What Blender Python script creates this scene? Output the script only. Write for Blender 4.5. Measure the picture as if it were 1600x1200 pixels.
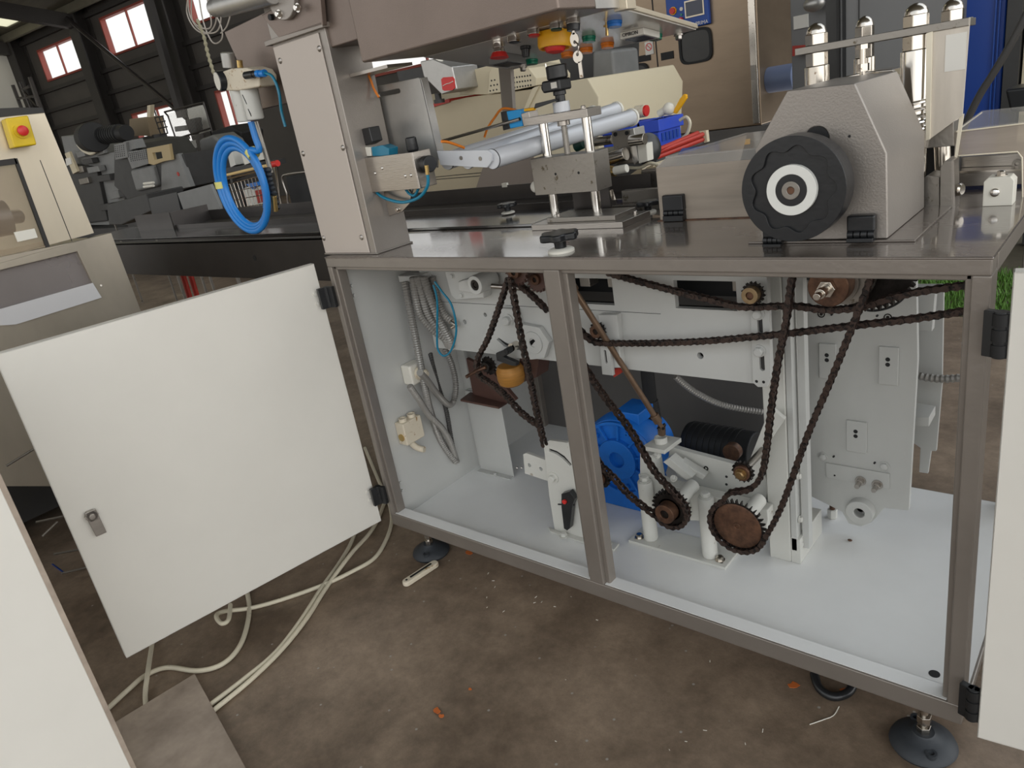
import bpy, bmesh, math, random
from mathutils import Vector, Matrix
random.seed(7)
scene = bpy.context.scene
COL = scene.collection
for o in list(bpy.data.objects):
    bpy.data.objects.remove(o)

# ------------------------------------------------------------------ camera
# world frame: x along the cabinet front, y away from the camera, z up; metres
def _n(v): return Vector(v).normalized()
FP = 1150.0                                    # focal length in pixels of a 1600x1200 frame
_X = -_n((-1362, -198, FP)); _Z = -_n((533, 3019, FP))
_Y = _Z.cross(_X).normalized(); _X = _Y.cross(_Z).normalized()
T = 0.815                                      # bench top height
ZB = 0.0903                                    # underside of the cabinet frame
C = Vector((1.4579, -1.0, T + 0.2576))
RW = Matrix((_X, _Y, _Z))                      # camera frame -> world
cam_d = bpy.data.cameras.new('camera'); cam = bpy.data.objects.new('camera', cam_d); COL.objects.link(cam)
cam_d.sensor_fit = 'HORIZONTAL'; cam_d.sensor_width = 36.0; cam_d.lens = FP / 1600 * 36.0
cam_d.clip_start = 0.02; cam_d.clip_end = 200
cr = RW @ Vector((1, 0, 0)); cu = RW @ Vector((0, -1, 0)); cb = RW @ Vector((0, 0, -1))
m = Matrix((cr, cu, cb)).transposed().to_4x4(); m.translation = C
cam.matrix_world = m
scene.camera = cam

# ------------------------------------------------------------------ light
w = bpy.data.worlds.new('overcast_sky'); scene.world = w; w.use_nodes = True
nt = w.node_tree; bg = nt.nodes['Background']
tc = nt.nodes.new('ShaderNodeTexCoord'); sx = nt.nodes.new('ShaderNodeSeparateXYZ'); rp = nt.nodes.new('ShaderNodeValToRGB')
nt.links.new(tc.outputs['Generated'], sx.inputs[0]); nt.links.new(sx.outputs['Z'], rp.inputs[0]); nt.links.new(rp.outputs[0], bg.inputs[0])
rp.color_ramp.elements[0].position = 0.0; rp.color_ramp.elements[0].color = (0.90, 0.875, 0.83, 1)
rp.color_ramp.elements[1].position = 0.6; rp.color_ramp.elements[1].color = (0.86, 0.93, 1.0, 1)
ms = nt.nodes.new('ShaderNodeMapRange'); ms.interpolation_type = 'SMOOTHSTEP'; nt.links.new(sx.outputs['X'], ms.inputs['Value'])
ms.inputs['From Min'].default_value = -0.1; ms.inputs['From Max'].default_value = 0.9; ms.inputs['To Min'].default_value = 1.3; ms.inputs['To Max'].default_value = 2.7
nt.links.new(ms.outputs[0], bg.inputs[1])
scene.view_settings.view_transform = 'Standard'; scene.view_settings.look = 'None'
scene.view_settings.gamma = 1.0; scene.view_settings.exposure = 0.0
scene.view_settings.use_curve_mapping = False

# ------------------------------------------------------------------ helpers
def ray(px, py): return RW @ Vector((px - 800, py - 600, FP))
def at(px, py, x=None, y=None, z=None):
    r = ray(px, py)
    if x is not None: t = (x - C.x) / r.x
    elif y is not None: t = (y - C.y) / r.y
    else: t = (z - C.z) / r.z
    return C + r * t
def atp(px, py, p0, n):
    r = ray(px, py); n = Vector(n); return C + r * (n.dot(Vector(p0) - C) / n.dot(r))
def pm(p): return (Vector(p) - C).dot(RW @ Vector((0, 0, 1))) / FP      # metres per pixel at a point
def lin(c): 
    c /= 255.0
    return c / 12.92 if c <= 0.04045 else ((c + 0.055) / 1.055) ** 2.4

MATS = {}
def mat(name, rgb, rough=0.5, metal=0.0, bump=0.0, bs=60.0, var=0.0, vs=6.0, rgb2=None, coat=0.0, trans=0.0, alpha=1.0, emit=0.0, stretch=None, det=4.0, thr=None, rvar=0.0):
    """rgb: colour of the thing itself; rgb2 + var/thr: worn or dirty patches of their own shape"""
    m = bpy.data.materials.new(name); m.use_nodes = True; nt = m.node_tree; b = nt.nodes['Principled BSDF']
    c1 = tuple(lin(v) for v in rgb) + (1,)
    b.inputs['Base Color'].default_value = c1; b.inputs['Roughness'].default_value = rough; b.inputs['Metallic'].default_value = metal
    b.inputs['Coat Weight'].default_value = coat; b.inputs['Coat Roughness'].default_value = 0.08
    b.inputs['Transmission Weight'].default_value = trans; b.inputs['Alpha'].default_value = alpha
    if emit: 
        b.inputs['Emission Color'].default_value = c1; b.inputs['Emission Strength'].default_value = emit
    def coord():
        t = nt.nodes.new('ShaderNodeTexCoord'); mp = nt.nodes.new('ShaderNodeMapping')
        nt.links.new(t.outputs['Object'], mp.inputs[0])
        if stretch: mp.inputs['Scale'].default_value = stretch
        return mp
    if var or thr is not None:
        mp = coord(); no = nt.nodes.new('ShaderNodeTexNoise'); no.inputs['Scale'].default_value = vs; no.inputs['Detail'].default_value = det
        no.inputs['Roughness'].default_value = 0.65
        nt.links.new(mp.outputs[0], no.inputs['Vector'])
        r = nt.nodes.new('ShaderNodeValToRGB'); nt.links.new(no.outputs['Fac'], r.inputs[0])
        c2 = tuple(lin(v) for v in rgb2) + (1,) if rgb2 else tuple(v * (1 - var) for v in c1[:3]) + (1,)
        if thr is None: r.color_ramp.elements[0].position = 0.32; r.color_ramp.elements[1].position = 0.68
        else: r.color_ramp.elements[0].position = thr - 0.03; r.color_ramp.elements[1].position = thr + 0.03
        r.color_ramp.elements[0].color = c2; r.color_ramp.elements[1].color = c1
        nt.links.new(r.outputs[0], b.inputs['Base Color'])
        if rvar:
            mr = nt.nodes.new('ShaderNodeMapRange'); nt.links.new(no.outputs['Fac'], mr.inputs[0])
            mr.inputs[3].default_value = max(0.02, rough - rvar); mr.inputs[4].default_value = rough + rvar
            nt.links.new(mr.outputs[0], b.inputs['Roughness'])
    if bump:
        mp = coord(); no = nt.nodes.new('ShaderNodeTexNoise'); no.inputs['Scale'].default_value = bs; no.inputs['Detail'].default_value = 2.0
        bp = nt.nodes.new('ShaderNodeBump'); bp.inputs['Strength'].default_value = bump; bp.inputs['Distance'].default_value = 0.002
        nt.links.new(mp.outputs[0], no.inputs['Vector']); nt.links.new(no.outputs['Fac'], bp.inputs['Height']); nt.links.new(bp.outputs[0], b.inputs['Normal'])
    MATS[name] = m
    return m

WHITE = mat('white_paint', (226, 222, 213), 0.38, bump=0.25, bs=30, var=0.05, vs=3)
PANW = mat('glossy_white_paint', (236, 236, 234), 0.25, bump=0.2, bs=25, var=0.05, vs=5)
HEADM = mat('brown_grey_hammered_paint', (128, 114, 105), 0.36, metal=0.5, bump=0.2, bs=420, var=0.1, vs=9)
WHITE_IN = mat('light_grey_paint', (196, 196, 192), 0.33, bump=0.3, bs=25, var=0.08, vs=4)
WHITE_OLD = mat('worn_white_paint', (206, 205, 198), 0.45, bump=0.2, bs=80, rgb2=(150, 140, 125), thr=0.30, vs=30)
HAMMER = mat('hammered_grey_paint', (146, 138, 130), 0.33, metal=0.45, bump=0.22, bs=110, var=0.16, vs=5)
HAMMER_S = mat('hammered_silver_paint', (156, 149, 142), 0.36, metal=0.5, bump=0.16, bs=380, var=0.08, vs=9)
TOPM = mat('polished_bench_paint', (124, 114, 106), 0.26, metal=0.4, bump=0.2, bs=90, var=0.25, vs=6, stretch=(1, 2.2, 1), coat=1.0, rvar=0.08)
STEEL = mat('brushed_steel', (176, 170, 163), 0.28, metal=0.95, bump=0.12, bs=60, var=0.12, vs=8, stretch=(1, 1, 9))
STEEL_D = mat('dull_machined_steel', (150, 145, 138), 0.38, metal=0.9, rgb2=(104, 96, 82), thr=0.36, vs=45, bump=0.15, bs=150)
CHROME = mat('chrome', (222, 218, 212), 0.12, metal=1.0)
CHROME_W = mat('weathered_chrome', (205, 198, 188), 0.2, metal=1.0, rgb2=(120, 100, 78), thr=0.34, vs=60)
BLACKP = mat('black_plastic', (30, 31, 33), 0.32, bump=0.12, bs=120, rgb2=(66, 68, 74), thr=0.27, vs=70)
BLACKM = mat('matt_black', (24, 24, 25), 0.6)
RUBBER = mat('grey_black_rubber', (52, 56, 61), 0.55, bump=0.2, bs=90, var=0.2, vs=12)
CHAINM = mat('oily_brown_chain', (72, 58, 52), 0.4, metal=0.5, rgb2=(36, 31, 29), thr=0.47, vs=120)
RUST = mat('rusty_brown_steel', (118, 86, 66), 0.45, metal=0.55, rgb2=(72, 52, 42), var=0.3, vs=40)
GEARM = mat('dark_oiled_steel', (52, 47, 44), 0.38, metal=0.7, rgb2=(30, 26, 24), var=0.3, vs=50)
RODM = mat('tarnished_rod', (140, 116, 96), 0.35, metal=0.7, var=0.3, vs=25)
BLUEM = mat('blue_motor_paint', (28, 114, 208), 0.42, bump=0.1, bs=80, var=0.15, vs=14)
BLUEH = mat('blue_hose', (38, 128, 208), 0.28)
TEAL = mat('teal_air_tube', (24, 120, 150), 0.25)
CONDUIT = mat('grey_conduit', (150, 147, 142), 0.4, metal=0.4)
CREAM = mat('cream_cable', (214, 205, 182), 0.45, rgb2=(150, 138, 116), thr=0.30, vs=70)
OLDPLASTIC = mat('yellowed_plastic', (214, 203, 182), 0.5, rgb2=(160, 128, 84), thr=0.38, vs=55)
WHITEP = mat('white_plastic', (228, 224, 212), 0.4)
YELLOW = mat('yellow_plastic', (240, 176, 16), 0.38)
YELLOW2 = mat('yellow_enclosure', (224, 190, 24), 0.4, var=0.12, vs=20)
RED = mat('red_plastic', (208, 46, 42), 0.38)
ORANGE = mat('orange_cable', (232, 132, 40), 0.4)
GREENL = mat('green_lens', (20, 128, 100), 0.2)
ORANGEL = mat('orange_lens', (236, 130, 28), 0.2)
BLUEL = mat('blue_lens', (22, 110, 196), 0.2)
COPPER = mat('copper_windings', (196, 138, 62), 0.45, stretch=(1, 1, 12), var=0.3, vs=20, metal=0.2)
BRASS = mat('brass', (206, 176, 116), 0.25, metal=0.9)
BROWNST = mat('brown_primer_steel', (92, 66, 58), 0.5, var=0.25, vs=15)
ALU = mat('anodised_roller', (204, 206, 210), 0.3, metal=0.1)
ALU2 = mat('cast_aluminium', (182, 180, 176), 0.38, metal=0.75, var=0.1, vs=30)
BEIGE = mat('beige_machine_paint', (184, 170, 142), 0.5, var=0.05, vs=3)  # darker than the covers: shade of the machine's upright faces put into the colour
BEIGE2 = mat('lit_beige_and_cream', (206, 194, 166), 0.5)  # paler copy: light on the machine's cover tops is put into the colour
REDP = mat('red_machine_paint', (176, 52, 40), 0.5)
CRATE = mat('blue_crate_plastic', (40, 74, 190), 0.42)
DARKST = mat('dark_steel_beam', (72, 68, 66), 0.36, metal=0.6, var=0.25, vs=6)
INNER = mat('dark_grey_panel', (104, 101, 98), 0.5, var=0.12, vs=4)  # the back panel's own even dark grey
STAIN = mat('stainless_sheet', (152, 134, 114), 0.36, metal=0.8, var=0.16, vs=2.5, stretch=(0.6, 1, 2.5))
STAIN2 = mat('champagne_stainless', (218, 206, 184), 0.34, metal=0.7, var=0.1, vs=5, stretch=(1, 1, 0.4))
STAIN3 = mat('brushed_body_sheet', (186, 176, 160), 0.34, metal=0.55, var=0.22, vs=4, stretch=(1, 1, 0.5))
ACRYL = mat('clouded_acrylic', (206, 192, 176), 0.2, alpha=0.55, var=0.25, vs=4, stretch=(0.6, 1, 8))
ACRYL3 = mat('clear_acrylic', (210, 206, 200), 0.12, alpha=0.3)
ACRYL2 = mat('frosted_acrylic_sheet', (226, 216, 202), 0.3, alpha=0.82, var=0.1, vs=8, stretch=(6, 1, 1))
ACRYL_E = mat('acrylic_edge', (236, 226, 204), 0.3)
SMOKE = mat('dirty_window_plastic', (170, 152, 132), 0.12, alpha=0.35, var=0.2, vs=6)
SMOKE2 = mat('grey_window_plastic', (156, 148, 146), 0.12, alpha=0.55, var=0.15, vs=4)
WALLM = mat('dark_sheet_wall', (74, 70, 66), 0.7, bump=0.3, bs=2, var=0.2, vs=0.8)
COLM = mat('dark_column_paint', (48, 45, 43), 0.6, var=0.2, vs=2)
WFRAME = mat('red_oxide_frame', (134, 58, 46), 0.6)
LWALL = mat('pale_grey_wall', (206, 204, 196), 0.8, var=0.08, vs=0.7)
ROOFM = mat('olive_roof_sheet', (96, 92, 78), 0.7, stretch=(1, 12, 1), var=0.25, vs=1.2)
ROOFL = bpy.data.materials.new('translucent_roof_panel'); ROOFL.use_nodes = True
_n1 = ROOFL.node_tree; _n1.nodes.remove(_n1.nodes['Principled BSDF']); _t = _n1.nodes.new('ShaderNodeBsdfTranslucent'); _t.inputs[0].default_value = (0.62, 0.56, 0.38, 1)
_n1.links.new(_t.outputs[0], _n1.nodes['Material Output'].inputs[0])
GLASS = mat('window_glass', (235, 240, 245), 0.05, alpha=0.08)
DGLASS = mat('dark_cabinet_glass', (46, 44, 40), 0.3, var=0.3, vs=8)
GREYM = mat('grey_machine_paint', (128, 128, 126), 0.5, var=0.2, vs=5)
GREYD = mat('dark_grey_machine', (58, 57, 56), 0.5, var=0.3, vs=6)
CARD = mat('grimy_sheet', (182, 166, 150), 0.7, var=0.25, vs=9, rgb2=(142, 128, 115), bump=0.2, bs=60)
ORANGEJ = mat('orange_leaf', (206, 110, 50), 0.6)
NAVY = mat('royal_blue_panel', (22, 66, 152), 0.4, var=0.06, vs=2)
PANELB = mat('blue_control_panel', (24, 74, 160), 0.4)
LCD = mat('lcd_glass', (60, 66, 84), 0.15)
GREYWALL = mat('grey_cabinet_side', (122, 122, 122), 0.5, var=0.06, vs=2)
GREEN = mat('dark_green_paint', (22, 70, 60), 0.5)
LABELW = mat('label_white', (225, 222, 214), 0.5)
LABELT = mat('label_print', (40, 40, 44), 0.5)
WOOD = mat('pale_broom_handle', (222, 190, 130), 0.5)
TAPE = mat('yellow_tape', (222, 216, 128), 0.5)
HOSE_B = mat('black_hose', (60, 58, 56), 0.4)

# stained concrete
def concrete():
    m = bpy.data.materials.new('stained_concrete'); m.use_nodes = True; nt = m.node_tree; b = nt.nodes['Principled BSDF']
    t = nt.nodes.new('ShaderNodeTexCoord')
    def noise(s, d, ro=0.6):
        n = nt.nodes.new('ShaderNodeTexNoise'); n.inputs['Scale'].default_value = s; n.inputs['Detail'].default_value = d; n.inputs['Roughness'].default_value = ro
        nt.links.new(t.outputs['Object'], n.inputs['Vector']); return n
    a = noise(3.2, 8, 0.7); r = nt.nodes.new('ShaderNodeValToRGB'); nt.links.new(a.outputs['Fac'], r.inputs[0])
    e = r.color_ramp.elements; e[0].position = 0.34; e[0].color = (lin(104), lin(88), lin(73), 1); e[1].position = 0.66; e[1].color = (lin(158), lin(138), lin(118), 1)
    f = noise(26, 8, 0.8); r2 = nt.nodes.new('ShaderNodeValToRGB'); nt.links.new(f.outputs['Fac'], r2.inputs[0])
    r2.color_ramp.elements[0].position = 0.3; r2.color_ramp.elements[0].color = (0.72, 0.72, 0.72, 1); r2.color_ramp.elements[1].position = 0.7; r2.color_ramp.elements[1].color = (1.18, 1.18, 1.18, 1)
    mx = nt.nodes.new('ShaderNodeMix'); mx.data_type = 'RGBA'; mx.blend_type = 'MULTIPLY'; mx.inputs['Factor'].default_value = 1
    nt.links.new(r.outputs[0], mx.inputs['A']); nt.links.new(r2.outputs[0], mx.inputs['B'])
    # paint specks
    v = nt.nodes.new('ShaderNodeTexVoronoi'); v.inputs['Scale'].default_value = 22; nt.links.new(t.outputs['Object'], v.inputs['Vector'])
    r3 = nt.nodes.new('ShaderNodeValToRGB'); nt.links.new(v.outputs['Distance'], r3.inputs[0])
    r3.color_ramp.elements[0].position = 0.045; r3.color_ramp.elements[0].color = (1, 1, 1, 1); r3.color_ramp.elements[1].position = 0.07; r3.color_ramp.elements[1].color = (0, 0, 0, 1)
    mx2 = nt.nodes.new('ShaderNodeMix'); mx2.data_type = 'RGBA'; nt.links.new(r3.outputs[0], mx2.inputs['Factor'])
    nt.links.new(mx.outputs['Result'], mx2.inputs['A']); mx2.inputs['B'].default_value = (0.36, 0.33, 0.29, 1)
    nt.links.new(mx2.outputs['Result'], b.inputs['Base Color'])
    b.inputs['Roughness'].default_value = 0.45
    bp = nt.nodes.new('ShaderNodeBump'); bp.inputs['Strength'].default_value = 0.3; bp.inputs['Distance'].default_value = 0.003
    nt.links.new(f.outputs['Fac'], bp.inputs['Height']); nt.links.new(bp.outputs[0], b.inputs['Normal'])
    return m
CONC = concrete()

WL = {}
def smooth_path(pts, n=8, closed=False):
    pts = [Vector(p) for p in pts]; L = len(pts); out = []
    if L < 3 and not closed: return pts
    rng = range(L) if closed else range(L - 1)
    for i in rng:
        if closed: p0, p1, p2, p3 = pts[(i - 1) % L], pts[i], pts[(i + 1) % L], pts[(i + 2) % L]
        else: p0, p1, p2, p3 = pts[max(i - 1, 0)], pts[i], pts[i + 1], pts[min(i + 2, L - 1)]
        for k in range(n):
            t = k / n; t2 = t * t; t3 = t2 * t
            out.append(0.5 * ((2 * p1) + (p2 - p0) * t + (2 * p0 - 5 * p1 + 4 * p2 - p3) * t2 + (3 * p1 - p0 - 3 * p2 + p3) * t3))
    if not closed: out.append(pts[-1])
    return out
def resample(pts, step, closed=False):
    pts = list(pts)
    if closed: pts = pts + [pts[0]]
    out = [pts[0].copy()]; acc = 0.0
    for a, b in zip(pts, pts[1:]):
        L = (b - a).length
        if L < 1e-9: continue
        d = step - acc
        while d <= L:
            out.append(a + (b - a) * (d / L)); d += step
        acc = L - (d - step)
    return out
def frame_of(d):
    d = d.normalized(); u = d.cross(Vector((0, 0, 1)))
    if u.length < 1e-3: u = d.cross(Vector((1, 0, 0)))
    u.normalize(); return u, d.cross(u).normalized()

class MB:
    def __init__(s): s.b = bmesh.new()
    def quad(s, ps): s.b.faces.new([s.b.verts.new(p) for p in ps]); return s
    def box(s, x0, x1, y0, y1, z0, z1, R=None, O=None):
        v = []
        for z in (z0, z1):
            for (x, y) in ((x0, y0), (x1, y0), (x1, y1), (x0, y1)):
                p = Vector((x, y, z))
                if R is not None: p = R @ p
                if O is not None: p = p + Vector(O)
                v.append(s.b.verts.new(p))
        for f in ((3, 2, 1, 0), (4, 5, 6, 7), (0, 1, 5, 4), (1, 2, 6, 5), (2, 3, 7, 6), (3, 0, 4, 7)): s.b.faces.new([v[i] for i in f])
        return s
    def slab(s, ps, d):
        """polygon ps extruded along vector d, capped"""
        ps = [Vector(p) for p in ps]; d = Vector(d)
        a = [s.b.verts.new(p) for p in ps]; b = [s.b.verts.new(p + d) for p in ps]; n = len(ps)
        f1 = s.b.faces.new(a); f2 = s.b.faces.new(b[::-1])
        for i in range(n): s.b.faces.new((a[(i + 1) % n], a[i], b[i], b[(i + 1) % n]))
        bmesh.ops.recalc_face_normals(s.b, faces=[f for f in s.b.faces])
        return s
    def holed(s, outer, holes, d):
        """planar outline with holes, extruded along d"""
        t = bmesh.new(); loops = []
        for lp in [outer] + list(holes):
            vs = [t.verts.new(Vector(p)) for p in lp]; loops.append(vs)
            for i in range(len(vs)): t.edges.new((vs[i], vs[(i + 1) % len(vs)]))
        bmesh.ops.triangle_fill(t, use_beauty=True, use_dissolve=False, edges=t.edges[:])
        r = bmesh.ops.extrude_face_region(t, geom=t.faces[:])
        for v in [e for e in r['geom'] if isinstance(e, bmesh.types.BMVert)]: v.co += Vector(d)
        bmesh.ops.recalc_face_normals(t, faces=t.faces[:])
        me = bpy.data.meshes.new('tmp'); t.to_mesh(me); t.free(); s.b.from_mesh(me); bpy.data.meshes.remove(me)
        return s
    def ring(s, c, u, v, r, n, ph=0): return [s.b.verts.new(c + (u * math.cos(2 * math.pi * i / n + ph) + v * math.sin(2 * math.pi * i / n + ph)) * r) for i in range(n)]
    def cyl(s, p0, p1, r, r2=None, n=24, bore=0):
        p0, p1 = Vector(p0), Vector(p1); r2 = r if r2 is None else r2; u, v = frame_of(p1 - p0)
        A = s.ring(p0, u, v, r, n); B = s.ring(p1, u, v, r2, n)
        for i in range(n): s.b.faces.new((A[i], A[(i + 1) % n], B[(i + 1) % n], B[i]))
        if bore:
            a = s.ring(p0, u, v, bore, n); b = s.ring(p1, u, v, bore, n)
            for i in range(n):
                j = (i + 1) % n
                s.b.faces.new((a[j], a[i], b[i], b[j])); s.b.faces.new((A[j], A[i], a[i], a[j])); s.b.faces.new((B[i], B[j], b[j], b[i]))
        else: s.b.faces.new(A[::-1]); s.b.faces.new(B)
        return s
    def lathe(s, o, ax, prof, n=32):
        """prof: (along, radius) pairs"""
        o = Vector(o); ax = Vector(ax).normalized(); u, v = frame_of(ax); prev = None
        for (h, r) in prof:
            R = s.ring(o + ax * h, u, v, max(r, 1e-5), n)
            if prev:
                for i in range(n): s.b.faces.new((prev[i], prev[(i + 1) % n], R[(i + 1) % n], R[i]))
            else: s.b.faces.new(R[::-1])
            prev = R
        s.b.faces.new(prev); return s
    def tube(s, pts, r, n=10, closed=False, sm=8, rib=0.0, pitch=0.004):
        p = smooth_path(pts, sm, closed) if sm else [Vector(q) for q in pts]
        if rib: p = resample(p, pitch, closed)
        L = len(p); prev = None; first = None; u = None
        for i in range(L):
            d = (p[(i + 1) % L] - p[i - 1]) if closed else (p[min(i + 1, L - 1)] - p[max(i - 1, 0)])
            if d.length < 1e-9: continue
            d.normalize()
            if u is None: u, v = frame_of(d)
            else:
                u = (u - d * u.dot(d)).normalized(); v = d.cross(u)
            rr = r * (1 + (rib if i % 2 else -rib)) if rib else r
            R = s.ring(p[i], u, v, rr, n)
            if prev:
                for k in range(n): s.b.faces.new((prev[k], prev[(k + 1) % n], R[(k + 1) % n], R[k]))
            else: first = R
            prev = R
        if closed:
            for k in range(n): s.b.faces.new((prev[k], prev[(k + 1) % n], first[(k + 1) % n], first[k]))
        else: s.b.faces.new(first[::-1]); s.b.faces.new(prev)
        return s
    def sph(s, c, r, sz=(1, 1, 1)):
        mm = Matrix.Translation(Vector(c)) @ Matrix.Diagonal((sz[0], sz[1], sz[2], 1))
        bmesh.ops.create_uvsphere(s.b, u_segments=20, v_segments=12, radius=r, matrix=mm); return s
    def hexb(s, p, d, r, h):
        p = Vector(p); d = Vector(d).normalized(); s.cyl(p, p + d * h * 0.8, r, n=6); s.cyl(p + d * h * 0.8, p + d * h, r * 0.97, r2=r * 0.75, n=12); return s
    def done(s, name, ma, parent=None, label=None, cat=None, group=None, kind=None, bev=0.0, seg=2, ang=38, flat=False):
        b = s.b
        bmesh.ops.recalc_face_normals(b, faces=b.faces[:])
        me = bpy.data.meshes.new(name)
        if parent is not None: o0 = WL[parent.name]
        else:
            xs = [v.co.x for v in b.verts]; ys = [v.co.y for v in b.verts]; zs = [v.co.z for v in b.verts]
            o0 = Vector(((min(xs) + max(xs)) / 2, (min(ys) + max(ys)) / 2, min(zs)))
        for v in b.verts: v.co -= o0
        b.to_mesh(me); b.free()
        if not flat:
            me.polygons.foreach_set('use_smooth', [True] * len(me.polygons)); me.set_sharp_from_angle(angle=math.radians(ang))
        me.materials.append(ma)
        o = bpy.data.objects.new(name, me); COL.objects.link(o); WL[o.name] = o0.copy()
        if parent is not None: o.parent = parent
        else: o.location = o0
        if bev:
            md = o.modifiers.new('bevel', 'BEVEL'); md.width = bev; md.segments = seg; md.limit_method = 'ANGLE'; md.angle_limit = math.radians(40); md.harden_normals = True
        if label: o['label'] = label
        if cat: o['category'] = cat
        if group: o['group'] = group
        if kind: o['kind'] = kind
        return o
def E(name, label, cat, loc, group=None):
    o = bpy.data.objects.new(name, None); o.empty_display_size = 0.02; COL.objects.link(o); o.location = Vector(loc); WL[o.name] = Vector(loc)
    o['label'] = label; o['category'] = cat
    if group: o['group'] = group
    return o
def kids(o): return [c for c in bpy.data.objects if c.parent == o]
def dup(o, delta=(0, 0, 0), label=None, parent=None):
    c = o.copy(); COL.objects.link(c); WL[c.name] = WL[o.name] + Vector(delta)
    if parent is not None: c.parent = parent
    else: c.location = o.location + Vector(delta)
    for k in kids(o): dup(k, delta, parent=c)
    if label: c['label'] = label
    return c
def circ(c, r, n=20, ax='y', ph=0):
    c = Vector(c); out = []
    for i in range(n):
        a = 2 * math.pi * i / n + ph; p, q = r * math.cos(a), r * math.sin(a)
        out.append(c + (Vector((p, 0, q)) if ax == 'y' else Vector((0, p, q)) if ax == 'x' else Vector((p, q, 0))))
    return out
def slot(a, b, r, n=8, nrm=Vector((0, 1, 0))):
    """capsule outline from a to b in the plane normal to nrm"""
    a, b = Vector(a), Vector(b); d = (b - a).normalized(); s_ = nrm.cross(d); out = []
    for i in range(n + 1):
        t = math.pi * i / n; out.append(b + s_ * r * math.cos(t) + d * r * math.sin(t))
    for i in range(n + 1):
        t = math.pi * i / n; out.append(a - s_ * r * math.cos(t) - d * r * math.sin(t))
    return out
def px(pts, y): return [at(a, b, y=y) for a, b in pts]
YD = Vector((0, 1, 0))
def text(s, name, ma, parent, o, ux, uz, size, label=None, off=0.0006):
    """flat lettering built as a mesh; o = lower-left corner, ux = reading direction, uz = up"""
    cu = bpy.data.curves.new('t', 'FONT'); cu.body = s; cu.size = size; cu.extrude = 0.0004
    ob = bpy.data.objects.new('t', cu); COL.objects.link(ob); dg = bpy.context.evaluated_depsgraph_get(); dg.update()
    me = bpy.data.meshes.new_from_object(ob.evaluated_get(dg)); bpy.data.objects.remove(ob); bpy.data.curves.remove(cu)
    ux = Vector(ux).normalized(); uz = Vector(uz).normalized(); un = ux.cross(uz).normalized()
    mm = Matrix((ux, uz, un)).transposed().to_4x4(); o0 = WL[parent.name]; mm.translation = Vector(o) - o0 + un * off
    me.transform(mm); me.name = name; me.materials.clear(); me.materials.append(ma)
    r = bpy.data.objects.new(name, me); COL.objects.link(r); r.parent = parent; WL[r.name] = o0.copy()
    return r
def bolts(parent, ps, d, r, h, ma, name='bolt'):
    for p in ps: MB().cyl(Vector(p), Vector(p) + Vector(d).normalized() * h * 0.25, r * 1.35, n=20).hexb(Vector(p) + Vector(d).normalized() * h * 0.25, d, r, h).done(name, ma, parent)

# ------------------------------------------------------------------ setting
def struct(mb, name, ma, **k): return mb.done(name, ma, kind='structure', flat=True, **k)
floor = struct(MB().box(-27, 8, -9, 2.22, -0.1, 0).box(-27, -1.6, 2.22, 9.8, -0.1, 0).box(-1.6, 0.2, 2.22, 5.9, -0.1, 0), 'floor', CONC)
DIRT = mat('outside_soil', (92, 84, 66), 0.9, var=0.3, vs=8)
struct(MB().box(0.2, 14, 2.22, 12, -0.12, -0.012), 'trim_1', DIRT)
# far wall of the hall (runs 5 degrees off the cabinet front)
W0 = Vector((-20.49, 8.05, 0)); WD = Vector((0.996, 0.0896, 0)).normalized(); WN = Vector((WD.y, -WD.x, 0))   # WN towards the hall
def wp(s, z, off=0.0): return W0 + WD * s + WN * off + Vector((0, 0, z))
def ws(px_, py_):
    p = atp(px_, py_, W0, WN); return (p - W0).dot(WD), p.z
win = []   # (s0, s1, z0, z1)
for s0, s1, z0, z1 in ((-1.68, 0.64, 3.70, 4.50), (1.86, 4.40, 3.75, 4.62), (5.5, 8.6, 3.78, 4.58), (-1.2, 0.75, 1.2, 2.35), (1.9, 4.35, 1.1, 2.40), (5.55, 6.6, 1.1, 2.42), (9.7, 14.2, 1.95, 4.85)): win.append((s0, s1, z0, z1))
holes = [[wp(a, c), wp(b, c), wp(b, d), wp(a, d)] for a, b, c, d in win]
struct(MB().holed([wp(-2.7, 0), wp(30, 0), wp(30, 4.97), wp(-2.7, 4.97)], holes, -WN * 0.12), 'wall_back', WALLM)
for i, (a, b, c, d) in enumerate(win):
    f = MB(); t_ = 0.045
    for (p, q, r_, s_) in ((a, a + t_, c, d), (b - t_, b, c, d), (a, b, c, c + t_), (a, b, d - t_, d)):
        f.slab([wp(p, r_, 0.05), wp(q, r_, 0.05), wp(q, s_, 0.05), wp(p, s_, 0.05)], -WN * 0.14)
    mid = (a + b) / 2 - 0.15
    f.slab([wp(mid, c, 0.0), wp(mid + 0.03, c, 0.0), wp(mid + 0.03, d, 0.0), wp(mid, d, 0.0)], -WN * 0.05)
    fr = f.done('window_%d' % (i + 1), WFRAME, kind='structure', flat=True)
    MB().slab([wp(a + t_, c + t_, -0.06), wp(b - t_, c + t_, -0.06), wp(b - t_, d - t_, -0.06), wp(a + t_, d - t_, -0.06)], -WN * 0.01).done('pane', GLASS, fr, flat=True)
tn = 2
def trim(mb, ma):
    global tn
    struct(mb, 'trim_%d' % tn, ma); tn += 1
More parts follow.
